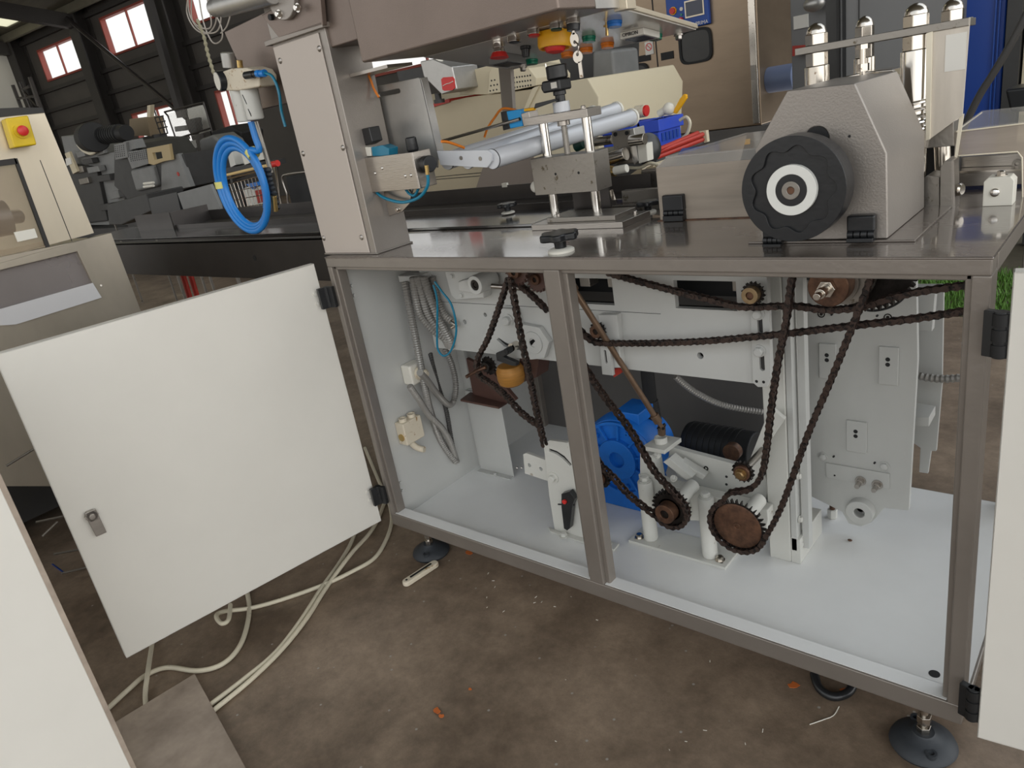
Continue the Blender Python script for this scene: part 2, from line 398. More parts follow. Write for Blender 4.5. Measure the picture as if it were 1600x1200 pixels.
for s_ in (-2.45, 1.2, 4.95, 8.9, 12.6):                       # steel columns of the hall frame
    m_ = MB()
    m_.slab([wp(s_ - 0.2, 0, 0.0), wp(s_ + 0.2, 0, 0.0), wp(s_ + 0.2, 0, 0.03), wp(s_ - 0.2, 0, 0.03)], (0, 0, 4.96))
    m_.slab([wp(s_ - 0.02, 0, 0.0), wp(s_ + 0.02, 0, 0.0), wp(s_ + 0.02, 0, 0.4), wp(s_ - 0.02, 0, 0.4)], (0, 0, 4.96))
    m_.slab([wp(s_ - 0.2, 0, 0.37), wp(s_ + 0.2, 0, 0.37), wp(s_ + 0.2, 0, 0.41), wp(s_ - 0.2, 0, 0.41)], (0, 0, 4.96))
    trim(m_, COLM)
for z_ in (3.45, 2.95, 2.5, 4.72):                              # wall rails
    trim(MB().slab([wp(-2.6, z_, 0.0), wp(30, z_, 0.0), wp(30, z_ + 0.09, 0.0), wp(-2.6, z_ + 0.09, 0.0)], WN * 0.1), COLM)
# diagonal bracing and rafters
p0 = wp(1.2, 4.8, 0.5); p1 = wp(5.0, 1.9, 0.5)
trim(MB().cyl(p0, p1, 0.05, n=8), DARKST)
p0 = wp(5.0, 4.9, 0.6); p1 = wp(4.9, 2.0, 0.6)
trim(MB().cyl(p0, p1, 0.12, n=6), COLM)
# left end wall, with its lower rail and braces
LX = W0 + WD * -2.66
struct(MB().slab([LX, LX + WN * 14, LX + WN * 14 + Vector((0, 0, 7.5)), LX + Vector((0, 0, 4.95))], -WD * 0.1), 'wall_left', LWALL)
# roof: sheets on purlins, rising towards the camera side
def rf(s, d, dz=0.0): return wp(s, 4.95 + d * 0.18 + dz, d)
skl = (-4.4, -2.2, 3.2, 5.2)
SKY = [(-1.6, 0.35, 0.6, 2.0), (-1.2, 0.35, 3.0, 6.0), (0.5, 3.5, 3.0, 6.0), (6.0, 9.0, 3.0, 6.0), (12.0, 15.0, 3.0, 6.0), (21.0, 29.5, 0.4, 7.6)]  # first panel is in view; the others are unseen, added to light the hall
struct(MB().holed([rf(-4.6, -0.1), rf(30, -0.1), rf(30, 18), rf(-4.6, 18)], [[rf(a, c), rf(b, c), rf(b, d), rf(a, d)] for a, b, c, d in SKY], (0, 0, 0.06)), 'ceiling', ROOFM)
for a, b, c, d in SKY[:-1]:  # last opening stays bare, added to let sky light onto the pan
    struct(MB().quad([rf(a, c, 0.03), rf(b, c, 0.03), rf(b, d, 0.03), rf(a, d, 0.03)]), 'trim_%d' % tn, ROOFL); tn += 1
for d_ in (0.4, 2.2, 3.5, 4.8, 6.1, 7.4, 9.0, 11.0):
    trim(MB().slab([rf(-4.6, d_, -0.2), rf(30, d_, -0.2), rf(30, d_ + 0.07, -0.2), rf(-4.6, d_ + 0.07, -0.2)], (0, 0, 0.18)), ROOFM)
for s_ in (-2.45, 1.2, 4.95, 12.6):
    trim(MB().slab([rf(s_ - 0.1, 0.3, -0.5), rf(s_ + 0.1, 0.3, -0.5), rf(s_ + 0.1, 17, -0.5), rf(s_ - 0.1, 17, -0.5)], (0, 0, 0.32)), COLM)

# grass outside, too many blades to count
g = MB(); rnd = random.Random(3)
for i in range(5200):
    x = rnd.uniform(0.45, 1.35); y = rnd.uniform(2.25, 2.9); h = rnd.uniform(0.012, 0.038); a = rnd.uniform(0, 6.28); wd = 0.003
    dx, dy = math.cos(a) * wd, math.sin(a) * wd; lx, ly = rnd.uniform(-.02, .02), rnd.uniform(-.02, .02)
    g.quad([(x - dx, y - dy, -0.012), (x + dx, y + dy, -0.012), (x + lx, y + ly, h)])
GRASS = mat('grass_blades', (112, 158, 66), 0.6, var=0.35, vs=7)
g.done('grass', GRASS, label='green grass growing outside beyond the concrete, seen through the open cabinet', cat='grass', kind='stuff', flat=True)

# ------------------------------------------------------------------ the cabinet
XR = 1.3165; DP = 0.667
cab = E('machine_cabinet', 'long open steel machine cabinet with dark bench top and white inside on round feet', 'machine cabinet', (0.65, 0.33, ZB))
f = MB()
# top rail, with a recessed stop lip below
f.box(0, XR, 0, 0.03, T - 0.024, T - 0.002); f.box(0.012, XR - 0.02, 0.008, 0.03, T - 0.032, T - 0.023)
f.box(0, 0.016, 0, 0.035, ZB + 0.035, T - 0.023); f.box(0.014, 0.024, 0.008, 0.035, ZB + 0.03, T - 0.02)
f.box(XR - 0.021, XR, 0, 0.042, ZB + 0.035, T - 0.023); f.box(XR - 0.029, XR - 0.019, 0.008, 0.036, ZB + 0.03, T - 0.02)
f.box(0.640, 0.674, 0, 0.034, ZB + 0.035, T - 0.023); f.box(0.630, 0.642, 0.010, 0.034, ZB + 0.03, T - 0.02); f.box(0.672, 0.684, 0.010, 0.034, ZB + 0.03, T - 0.02)
f.box(0, XR, 0, 0.034, ZB, ZB + 0.036)
f.box(0, XR, DP - 0.03, DP, T - 0.034, T - 0.002); f.box(0, XR, DP - 0.012, DP, ZB - 0.02, ZB + 0.009)
f.box(XR - 0.042, XR, DP - 0.04, DP, ZB, T - 0.01); f.box(0, 0.04, DP - 0.04, DP, ZB, T - 0.01)
f.box(XR - 0.042, XR, 0.042, DP - 0.04, T - 0.03, T - 0.004); f.box(XR - 0.03, XR, 0.042, DP - 0.04, ZB - 0.01, ZB + 0.009)
f.done('frame', HAMMER, cab, bev=0.0025)
MB().box(-0.001, XR + 0.001, -0.001, DP, T - 0.004, T).done('bench_top', TOPM, cab, bev=0.003, label='glossy grey bench top')
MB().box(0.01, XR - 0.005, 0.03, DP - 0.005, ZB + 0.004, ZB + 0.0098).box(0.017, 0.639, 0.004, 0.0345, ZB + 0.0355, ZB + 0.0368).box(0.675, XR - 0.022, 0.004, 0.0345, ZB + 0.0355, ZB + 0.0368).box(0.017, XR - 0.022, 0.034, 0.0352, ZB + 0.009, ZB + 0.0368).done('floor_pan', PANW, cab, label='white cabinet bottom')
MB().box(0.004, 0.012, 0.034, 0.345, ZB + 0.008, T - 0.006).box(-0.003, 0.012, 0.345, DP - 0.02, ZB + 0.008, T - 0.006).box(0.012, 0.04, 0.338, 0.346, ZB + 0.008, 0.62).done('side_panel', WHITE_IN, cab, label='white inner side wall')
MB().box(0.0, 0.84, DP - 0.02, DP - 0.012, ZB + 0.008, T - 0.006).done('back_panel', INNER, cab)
for c_, r_ in ((at(1460, 1053, z=0.1002), 0.0085),): MB().cyl(c_, c_ + Vector((0, 0, 0.0004)), r_, n=20).done('drain_hole', BLACKM, cab)
c_ = at(648, 792, z=0.1002); MB().cyl(c_, c_ + Vector((0, 0, 0.0005)), 0.0055, bore=0.0042, n=20).done('plug', BLACKM, cab)
# levelling feet
def foot(x, y, label=None):
    r = MB().lathe((x, y, 0), (0, 0, 1), [(0, 0.047), (0.006, 0.05), (0.013, 0.047), (0.022, 0.032), (0.028, 0.018), (0.031, 0.016)], 40)
    a = math.radians(120)
    for s_ in (0, math.pi):
        q = Vector((x + math.cos(a + s_) * 0.036, y + math.sin(a + s_) * 0.036, 0.014))
        r.cyl(q, q + Vector((0, 0, 0.009)), 0.0085, bore=0.0048, n=16)
    f_ = r.done('levelling_foot', RUBBER, cab, label=label)
    MB().cyl((x, y, 0.028), (x, y, ZB + 0.004), 0.006, n=16).cyl((x, y, 0.028), (x, y, 0.042), 0.011, n=6).cyl((x, y, 0.05), (x, y, 0.064), 0.011, n=6).done('stud', CHROME_W, f_, bev=0.0008)
    return f_
foot(1.262, 0.022, 'grey round foot under the right corner'); foot(0.082, 0.040); foot(0.09, 0.60); foot(1.25, 0.60); foot(0.62, 0.6)

# doors
def hinge(parent, c, d1, d2, n1, ma=BLACKP, w=0.022, h=0.05, name='hinge'):
    """two-leaf plastic hinge round pivot c; leaves run along d1 and d2, knuckles vertical"""
    c = Vector(c); m_ = MB()
    m_.cyl(c - Vector((0, 0, h / 2)), c + Vector((0, 0, h / 2)), 0.008, n=18)
    for d_, o_ in ((d1, 0.0), (d2, 0.0)):
        d_ = Vector(d_).normalized(); q = d_.cross(Vector((0, 0, 1))).normalized() * 0.005
        m_.slab([c + q - Vector((0, 0, h / 2)), c - q - Vector((0, 0, h / 2)), c - q + d_ * w - Vector((0, 0, h / 2)), c + q + d_ * w - Vector((0, 0, h / 2))], (0, 0, h))
    hh = m_.done(name, ma, parent, bev=0.001)
    k = MB()
    for i in range(3): z = c.z - h / 2 + h * (i + 0.5) / 3; k.cyl((c.x, c.y, z - h * 0.13), (c.x, c.y, z + h * 0.13), 0.0092, n=18)
    k.done('knuckle', BLACKM, hh)
def door(name_, hx, hy, dv, width, z0, z1, th=0.018, latch=True):
    dv = Vector(dv).normalized(); nn = dv.cross(Vector((0, 0, 1))).normalized()
    if nn.dot(C - Vector((hx, hy, 0.5))) < 0: nn = -nn
    O = Vector((hx, hy, 0)); P = lambda a, b, z: O + dv * a + nn * b + Vector((0, 0, z))
    m_ = MB()
    m_.slab([P(0, -0.0, z0), P(width, -0.0, z0), P(width, -0.0, z1), P(0, -0.0, z1)], -nn * 0.002)
    # returned edges (shallow tray) seen from the inside
    for a, b, c_, d_ in ((0, 0.0025, z0, z1), (width - 0.0025, width, z0, z1), (0, width, z0, z0 + 0.0025), (0, width, z1 - 0.0025, z1)):
        m_.slab([P(a, 0, c_), P(b, 0, c_), P(b, 0, d_), P(a, 0, d_)], -nn * th)
    D = m_.done(name_, WHITE, cab, bev=0.0012, label='white painted swing door')
    return D, P, dv, nn
dA = Vector((-0.157, -0.987, 0))
D, P, dv, nn = door('door', -0.030, -0.012, dA, 0.655, 0.100, 0.803)
# quarter-turn cam latch
lz = 0.44; la = 0.612
lt = MB().cyl(P(la, 0, lz), P(la, 0.012, lz), 0.013, n=6).done('latch', STEEL, D, bev=0.001)
MB().cyl(P(la, 0.012, lz), P(la, 0.018, lz), 0.0055, n=20).slab([P(la - 0.011, 0.008, lz + 0.012), P(la + 0.011, 0.008, lz + 0.012), P(la + 0.007, 0.008, lz - 0.045), P(la - 0.013, 0.008, lz - 0.045)], nn * 0.004).done('latch_cam', STEEL, D, bev=0.001)
for z in (0.722, 0.185): 
    hinge(D, (-0.012, -0.010, z), (1, 0.2, 0), dA, None)
    for k in (-0.012, 0.012):
        q = P(0.018, 0, z + k); MB().cyl(q, q + nn * 0.004, 0.0045, n=16).done('screw', WHITE, D)
        q = Vector((0.012, 0.045, z + k)); MB().cyl(q, q + Vector((0.006, 0, 0)), 0.004, n=12).done('screw', WHITE_IN, cab)
D2, P2, dv2, nn2 = door('door', 1.340, -0.022, Vector((0.941, 0.10, 0)), 0.60, 0.100, 0.803)
for z in (0.725, 0.155): hinge(D2, (1.331, -0.016, z), (-1, 0.35, 0), (1, 0.1, 0), None, h=0.058, w=0.018)

# ------------------------------------------------------------------ inside: plates and castings
IN = 'inside the cabinet'
# long side plate with two windows
y = 0.20
zt, zb_ = 0.784, 0.527
wins = []
for (a, b, c_, d_) in ((873, 434, 960, 477), (1052, 438, 1152, 486)):
    p, q = at(a, b, y=y), at(c_, d_, y=y); wins.append([(p.x, y, q.z), (q.x, y, q.z), (q.x, y, p.z), (p.x, y, p.z)])
hl = []
for c_, r_ in (((726, 503), .0055), ((778, 493), .0055), ((758, 492), .005), ((1094, 556), .0065), ((703, 541), 0.013)):
    hl.append(circ(at(*c_, y=y), r_, 16))
side = E('side_plate', 'long light grey machined side plate with two rectangular windows, behind the chains', 'machine plate', (0.5, y, zb_))
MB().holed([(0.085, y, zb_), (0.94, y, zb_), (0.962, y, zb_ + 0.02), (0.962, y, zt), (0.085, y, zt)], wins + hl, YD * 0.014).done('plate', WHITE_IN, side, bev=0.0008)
MB().box(0.13, 0.75, y - 0.0009, y, 0.6515, 0.6522).done('seam', BLACKM, side)
MB().box(0.10, 0.95, 0.232, 0.236, 0.54, 0.66).box(0.06, 0.95, 0.30, 0.312, 0.66, 0.784).done('rear_plate_or_shade', BLACKM, side)  # black sheets stand in for the shade behind the windows and holes
# shaft and blocks seen through the windows
sh = E('guide_shaft', 'dark round guide shaft with clamp blocks, seen through the side plate windows', 'shaft', (0.6, 0.25, 0.69))
MB().cyl((0.2, 0.252, 0.733), (0.95, 0.252, 0.733), 0.013).done('rod', STEEL_D, sh)
for x in (0.555, 0.625, 0.895):
    MB().box(x - 0.013, x + 0.013, 0.235, 0.27, 0.69, 0.765).done('clamp_block', STEEL_D, sh, bev=0.002)
bolts(sh, [(0.60, 0.236, 0.735), (0.905, 0.234, 0.738)], (0, -1, 0), 0.009, 0.01, STEEL_D)

# welded white tray bracket at the top left
p = at(625, 433, y=0.14)
q0, q1, q2, q3 = at(622, 431, y=0.17), at(657, 430, y=0.17), at(695, 416, y=0.25), at(662, 418, y=0.25)
br = MB(); br.slab([q0, q1, q2, (0.02, 0.27, q0.z + .002)], (0, 0, -0.003)); br.slab([q0, q1, q1 + Vector((0, 0.002, 0)), q0 + Vector((0, 0.002, 0))], (0, 0, -0.016)); br.slab([q1, q2, q2 + Vector((0.002, 0, 0)), q1 + Vector((0.002, 0, 0))], (0, 0, -0.018))
br.done('cable_shelf', WHITE_IN, label='small folded white shelf bracket at the top of the left side wall', cat='bracket', bev=0.0006)

# flexible conduits
def conduit(pts, r, label, ma=CONDUIT, rib=0.13, group='grey flexible conduits inside the cabinet', pitch=0.0032, name='flexible_conduit'):
    return MB().tube([at(a, b, y=c_) for a, b, c_ in pts], r, n=10, rib=rib, pitch=pitch).done(name, ma, label=label, cat='conduit' if 'conduit' in name else 'tube', group=group, ang=24)
conduit([(633, 440, .16), (638, 470, .15), (650, 530, .15), (661, 590, .16), (672, 640, .18), (690, 690, .21), (713, 722, .24)], 0.0088, 'long grey ribbed conduit running down the white side wall to the floor')
conduit([(645, 433, .15), (650, 462, .15), (658, 492, .155), (676, 515, .165), (694, 528, .18), (701, 540, .195)], 0.0092, 'leftmost curved grey conduit of the bundle under the shelf bracket')
conduit([(653, 432, .155), (660, 460, .155), (669, 490, .16), (683, 511, .17), (697, 527, .182), (703, 541, .195)], 0.0092, 'second curved grey conduit of the bundle under the shelf bracket')
conduit([(662, 432, .16), (671, 462, .16), (682, 490, .165), (693, 512, .175), (702, 530, .186), (705, 542, .196)], 0.0092, 'third curved grey conduit of the bundle beside the blue tube')
conduit([(658, 432, .172), (666, 465, .172), (676, 495, .176), (690, 520, .185), (700, 536, .195)], 0.0085, 'grey conduit tucked behind the others of the curved bundle')
conduit([(675, 433, .19), (682, 465, .185), (693, 490, .18), (706, 503, .18)], 0.0085, 'short grey conduit ending in a metal plug beside the blue loop')
MB().cyl(at(704, 502, y=.18), at(713, 508, y=.178), 0.0062).cyl(at(713, 508, y=.178), at(706, 512, y=.175), 0.0045).done('conduit_plug', CHROME_W, label='shiny metal conduit end plug pointing down beside the blue air loop', cat='plug')
conduit([(695, 545, .27), (706, 570, .28), (712, 600, .28), (709, 626, .27), (700, 632, .24), (683, 615, .20), (668, 595, .15), (656, 582, .10)], 0.0078, 'grey conduit looping from the corroded plug round behind the cable bundle')
conduit([(640, 603, .08), (655, 625, .11), (670, 648, .15), (690, 668, .19), (703, 690, .22), (714, 722, .25)], 0.0078, 'short grey conduit sloping from the socket box to the floor corner')
conduit([(672, 552, .24), (684, 600, .25), (697, 640, .25), (706, 690, .25), (712, 720, .25)], 0.006, 'dark grey conduit hanging down behind the crossing conduits', ma=mat('dark_conduit', (84, 82, 80), 0.5, metal=0.4))
conduit([(1055, 588, .36), (1085, 612, .40), (1130, 633, .45), (1192, 644, .5)], 0.007, 'dark hose sagging from behind the side plate towards the white column')
conduit([(1428, 585, .5), (1450, 590, .5), (1475, 592, .5), (1506, 590, .5)], 0.0075, 'grey ribbed hose crossing the gap beside the right post', rib=0.14, pitch=0.0045)
# blue tube loop
MB().tube([at(*q, y=.15) for q in [(677, 445), (683, 470), (683, 515), (684, 545), (694, 556), (706, 545), (713, 515), (706, 478), (690, 455), (679, 440)]], 0.0026, n=8).done('air_tube', TEAL, label='thin blue air tube hanging in a loop below the shelf bracket', cat='tube')

# socket box + plug on the side wall
o = E('socket_box', 'white wall socket box with yellowed round plug on the left side wall', 'socket', (0.03, 0.10, 0.44))
c0 = at(648, 582, x=0.035); 
MB().box(0.0125, 0.050, c0.y - 0.026, c0.y + 0.024, c0.z - 0.027, c0.z + 0.027).done('box', WHITEP, o, bev=0.006, seg=3)
MB().lathe((0.05, c0.y + 0.002, c0.z), (1, 0.05, -0.05), [(0, 0.018), (0.008, 0.018), (0.009, 0.015), (0.022, 0.012), (0.03, 0.006)], 24).done('plug', OLDPLASTIC, o)
# junction box with elbow
o = E('junction_box', 'stained cream junction box with open gland holes above the cabinet floor', 'junction box', (0.03, 0.09, 0.30))
c0 = at(640, 672, x=0.03)
MB().box(0.0125, 0.046, c0.y - 0.030, c0.y + 0.034, c0.z - 0.030, c0.z + 0.032).done('box', OLDPLASTIC, o, bev=0.003)
for k in (-0.014, 0.016): MB().cyl((0.03, c0.y + k, c0.z + 0.032), (0.03, c0.y + k, c0.z + 0.041), 0.011, bore=0.008, n=20).done('gland', OLDPLASTIC, o)
MB().cyl((0.03, c0.y - 0.030, c0.z - 0.008), (0.03, c0.y - 0.033, c0.z - 0.008), 0.010, n=20).done('blanking_plug', BRASS, o)
MB().tube([(0.03, c0.y - 0.008, c0.z - 0.028), (0.034, c0.y + 0.004, c0.z - 0.05), (0.04, c0.y + 0.014, c0.z - 0.06), (0.05, c0.y + 0.018, c0.z - 0.062)], 0.0085, n=12).done('elbow', OLDPLASTIC, o, label='cream elbow pipe')

# bearing housing, white, cut off by the top rail
o = E('bearing_housing', 'white cast bearing housing with dark bore, hanging below the top rail', 'bearing housing', at(735, 445, y=.15))
b0 = at(741, 446, y=.13)
MB().slab(px([(694, 424), (752, 424), (756, 466), (712, 469), (704, 462)], 0.17), YD * 0.03).done('flange', WHITE_IN, o, bev=0.003)
MB().slab(px([(715, 440), (745, 432), (748, 460), (716, 455)], 0.15), YD * 0.02).done('web', WHITE_IN, o, bev=0.003)
MB().cyl(b0, b0 + Vector((0, 0.06, 0)), 0.0215, bore=0.012, n=32).done('barrel', WHITE_IN, o, bev=0.002)
MB().cyl(b0 + Vector((0, 0.002, 0)), b0 + Vector((0, 0.03, 0)), 0.012, bore=0.006, n=24).cyl(b0 + Vector((0, 0.004, 0)), b0 + Vector((0, 0.03, 0)), 0.0055).done('bearing', GEARM, o, bev=0.001)
bolts(o, [at(707, 431, y=.17), at(722, 461, y=.17)], (0, -1, 0), 0.005, 0.005, WHITE_IN)
MB().cyl(at(768, 447, y=.16), at(840, 452, y=.2), 0.006).done('cross_rod', STEEL, label='short bright rod running right from the white bearing housing', cat='rod')

# ---- sprockets
def gear_outline(c, r, n, dep, y):
    out = []
    for i in range(n):
        for k, rr in ((0.0, r - dep), (0.22, r - dep), (0.42, r), (0.58, r), (0.78, r - dep)):
            a = 2 * math.pi * (i + k) / n; out.append((c.x + rr * math.cos(a), y, c.z + rr * math.sin(a)))
    return out
def sprocket(name, label, c, r, n, hubr, hubl, ma_g=GEARM, ma_h=RUST, th=0.007, dep=None, rows=1, bore=0.0, face=None):
    """c = centre of the front face of the toothed disc; hub sticks out towards the viewer (-y)"""
    c = Vector(c); o = E(name, label, 'sprocket', c)
    dep = dep or r * 0.17
    m_ = MB()
    for k in range(rows): m_.slab(gear_outline(c, r, n, dep, c.y + k * th * 1.9), YD * th)
    if rows > 1: m_.cyl(c, c + YD * th * 1.9 * rows, r * 0.6)
    m_.done('toothed_disc', ma_g, o)
    if face: MB().lathe(c - YD * 0.0012, (0, 1, 0), [(0, face * 0.93), (0.0012, face)], 40).done('disc_face', ma_h, o)
    if hubl:
        h = MB().cyl(c - YD * hubl, c + YD * 0.002, hubr, bore=hubr * 0.45, n=28).done('hub', ma_h, o, bev=0.001)
        MB().cyl(c - YD * (hubl - 0.003), c + YD * 0.001, hubr * 0.45, n=16).done('shaft_end', RUST if ma_h != RUST else GEARM, o, bev=0.001)
    return o
yF = 0.130      # plane of the steep front chains
yB = 0.165      # plane of the long level chains
cBig = at(1152, 822, y=yF); cDbl = at(1046, 796, y=yF)
sprocket('large_sprocket', 'large rusty brown sprocket near the cabinet floor, wrapped by a chain', cBig, 0.0555, 34, 0.008, 0.003, ma_h=RUST, face=0.0475)
sprocket('double_sprocket', 'double-row sprocket with copper coloured hub in front of white posts', cDbl + YD * 0.0, 0.041, 25, 0.021, 0.022, rows=2, th=0.006)
c = at(1160, 738, y=yF + 0.005); o = sprocket('idler_sprocket', 'small rusty idler sprocket with hexagon bolt above the large sprocket', c, 0.0215, 15, 0.0155, 0.006)
bolts(o, [c - YD * 0.006], (0, -1, 0), 0.0085, 0.008, mat('tarnished_brass', (150, 124, 86), 0.35, metal=0.8, var=0.3, vs=60))
sprocket('idler_sprocket', 'small sprocket with pale brass hub pressing on the upper level chain', at(1176, 459, y=yB), 0.0205, 16, 0.0145, 0.014, ma_h=mat('dull_brass', (166, 142, 108), 0.4, metal=0.7, var=0.3, vs=40))
sprocket('idler_sprocket', 'small rusty sprocket on the white slide block, behind the slanting rod', at(933, 517, y=yB), 0.0185, 14, 0.0135, 0.008)
c = at(762, 572, y=yF + 0.012); o = sprocket('idler_sprocket', 'dark greasy tensioner sprocket at the left corner of the left chain', c, 0.0225, 15, 0.012, 0.01, ma_h=GEARM)
MB().tube([c - YD * 0.01, c + Vector((-0.012, -0.03, -0.003)), c + Vector((-0.02, -0.055, -0.008))], 0.0042, n=10).done('shaft_end', RUST, o)
sprocket('idler_sprocket', 'rusty sprocket beside the centre post on the blue motor shaft', at(936, 747, y=yF + 0.02), 0.026, 17, 0.016, 0.012, th=0.009)
sprocket('drive_sprocket', 'rust red sprocket half hidden under the top rail in the left bay', at(806, 424, y=yF), 0.031, 18, 0.014, 0.01, ma_g=BROWNST)
sprocket('drive_sprocket', 'greasy sprocket half hidden under the rail beside the centre post', at(838, 436, y=yB), 0.03, 20, 0.012, 0.008, ma_g=BROWNST)
# large dark gear and roller assembly under the rail
c = at(1352, 412, y=0.20)
sprocket('large_gear', 'big dark gear mostly hidden by the top rail at the right', c, 0.078, 46, 0.018, 0.01, ma_h=GEARM, th=0.012, dep=0.006)
o = E('roller_shaft', 'brown roller shaft with bright threaded end under the top rail at the right', 'shaft', at(1290, 445, y=0.15))
c = at(1300, 444, y=0.15)
MB().cyl(c - YD * 0.02, c + YD * 0.012, 0.031, n=36).done('flange', RUST, o, bev=0.002)
m_ = MB(); cc = at(1330, 438, y=0.19)
m_.cyl((c.x, 0.16, c.z), (c.x, 0.34, c.z), 0.036, n=32).done('drum', STEEL_D, o)
m_ = MB()
for k in range(4): m_.cyl((c.x + 0.014, 0.168 + k * 0.012, c.z), (c.x + 0.014, 0.173 + k * 0.012, c.z), 0.038, n=32)
m_.done('collar', STEEL_D, o)
MB().cyl(c - YD * 0.03, c - YD * 0.02, 0.014, n=6).cyl(c - YD * 0.055, c - YD * 0.03, 0.008, n=20).cyl(c - YD * 0.07, c - YD * 0.055, 0.0055, n=20).done('threaded_end', CHROME_W, o, bev=0.001)

# ---- chains
def chain(label, pts, y, closed=False, pitch=0.0127, sm=6, group='drive chains inside the cabinet', ma=CHAINM):
    """roller chain through world XZ points in the plane y"""
    path = smooth_path([Vector((p[0], y, p[1])) for p in pts], sm, closed) if sm else [Vector((p[0], y, p[1])) for p in pts]
    ps = resample(path, pitch, closed)
    m_ = MB(); r = pitch * 0.42
    for i in range(len(ps) - (0 if closed else 1)):
        a, b = ps[i], ps[(i + 1) % len(ps)]
        d = (b - a)
        if d.length < pitch * 0.5 or d.length > pitch * 1.6: continue
        d.normalize(); s_ = YD.cross(d)
        yo = 0.0056 if i % 2 else 0.0041
        out = []
        for j in range(5):
            t = -math.pi / 2 + math.pi * j / 4; out.append(b + d * r * math.cos(t) + s_ * r * math.sin(t))
        out.append((a + b) / 2 + s_ * r * 0.72)
        for j in range(5):
            t = math.pi / 2 + math.pi * j / 4; out.append(a + d * r * math.cos(t) + s_ * r * math.sin(t))
        out.append((a + b) / 2 - s_ * r * 0.72)
        m_.slab([p - YD * (yo + 0.0013) for p in out], YD * 0.0013); m_.slab([p + YD * yo for p in out], YD * 0.0013)
        m_.cyl(a - YD * 0.0074, a + YD * 0.0074, 0.0019, n=8); m_.cyl(a - YD * 0.004, a + YD * 0.004, 0.0038, n=10)
    return m_.done('drive_chain', ma, label=label, cat='chain', group=group)
def pz(pts, y): return [(at(a, b, y=y).x, at(a, b, y=y).z) for a, b in pts]
def arc(c, r, a0, a1, n=8): return [(c.x + r * math.cos(math.radians(a0 + (a1 - a0) * i / n)), c.z + r * math.sin(math.radians(a0 + (a1 - a0) * i / n))) for i in range(n + 1)]
chain('chain running down the right bay, round the large sprocket and up beside the white column',
      pz([(1240, 425), (1236, 445), (1229, 500), (1215, 570), (1205, 640), (1198, 700), (1190, 742), (1172, 764), (1140, 770)], yF) + arc(cBig, 0.0545, 118, 345, 12) + pz([(1222, 790), (1262, 680), (1300, 590), (1340, 490), (1356, 448), (1364, 425)], yF), yF)
chain('chain from behind the centre post down round the copper hubbed double sprocket',
      pz([(889, 520), (912, 570), (945, 620), (985, 672), (1022, 735), (1052, 768)], yF) + arc(cDbl, 0.040, 35, -140, 8) + pz([(985, 775), (958, 745), (932, 716), (915, 650), (906, 600), (899, 555)], yF), yF)
chain('upper level chain dipping under the brass hubbed sprocket at the right',
      pz([(952, 427), (985, 436), (1060, 456), (1110, 468), (1150, 478), (1178, 480), (1240, 478), (1290, 484), (1345, 480), (1390, 466), (1440, 455), (1514, 445)], yB), yB)
chain('lower level chain crossing the whole right bay in front of the side plate',
      pz([(884, 492), (902, 512), (925, 532), (945, 536), (1020, 536), (1100, 533), (1180, 526), (1240, 520), (1340, 508), (1420, 499), (1514, 485)], yB), yB)
chain('left bay chain hanging in a triangle round the greasy tensioner sprocket',
      pz([(794, 436), (780, 480), (762, 530), (746, 562), (748, 585), (768, 600), (790, 618), (815, 645), (846, 668)], yF), yF)
chain('steep chain down the left bay behind the indexing plate',
      pz([(798, 436), (804, 470), (815, 530), (830, 600), (840, 650), (852, 700)], yF - 0.012), yF - 0.012)
chain('short chain from the rail slanting down behind the centre post', pz([(795, 436), (815, 448), (838, 468), (858, 488)], yB), yB)

# curved slotted adjusting plate, left bay
o = E('slotted_plate', 'white adjusting plate with curved slot and large disc, behind the left chain', 'bracket', at(815, 530, y=.18))
outl = px([(766, 500), (782, 482), (806, 484), (812, 506), (842, 512), (858, 535), (850, 560), (830, 562), (790, 558), (764, 545), (752, 530)], 0.185)
sl = []
for a, b in ((776, 531), (787, 541), (800, 546), (815, 547), (830, 540), (836, 533), (833, 530), (815, 541), (800, 540), (789, 535), (779, 528)): sl.append(at(a, b, y=.185))
MB().holed(outl, [sl], YD * 0.014).done('plate', WHITE_IN, o, bev=0.001)
MB().slab([p + YD * .008 for p in sl], YD * .003).done('slot', BLACKM, o)  # black filler set in the slot for the shade of its depth
MB().cyl(at(832, 536, y=.182), at(832, 536, y=.182) + YD * 0.004, 0.026, bore=0.010, n=40).done('disc', WHITE_IN, o, bev=0.001)
bolts(o, [at(795, 500, y=.185)], (0, -1, 0), 0.0105, 0.012, WHITE_IN)
c = at(799, 543, y=.165); MB().cyl(c, c + YD * 0.02, 0.0095, bore=0.004, n=20).done('clamp_bush', CHROME_W, o)
o = E('clamp_lever', 'black plastic clamping lever on the slotted plate, above the copper coil', 'lever', at(788, 556, y=.15))
MB().slab([at(*q, y=.145) for q in [(774, 552), (792, 545), (797, 552), (787, 558), (806, 566), (807, 572), (800, 572), (776, 564)]], YD * 0.012).done('handle', BLACKP, o, bev=0.002)
MB().cyl(at(790, 549, y=.14), at(790, 549, y=.14) + YD * 0.02, 0.006).done('screw', BLACKM, o)
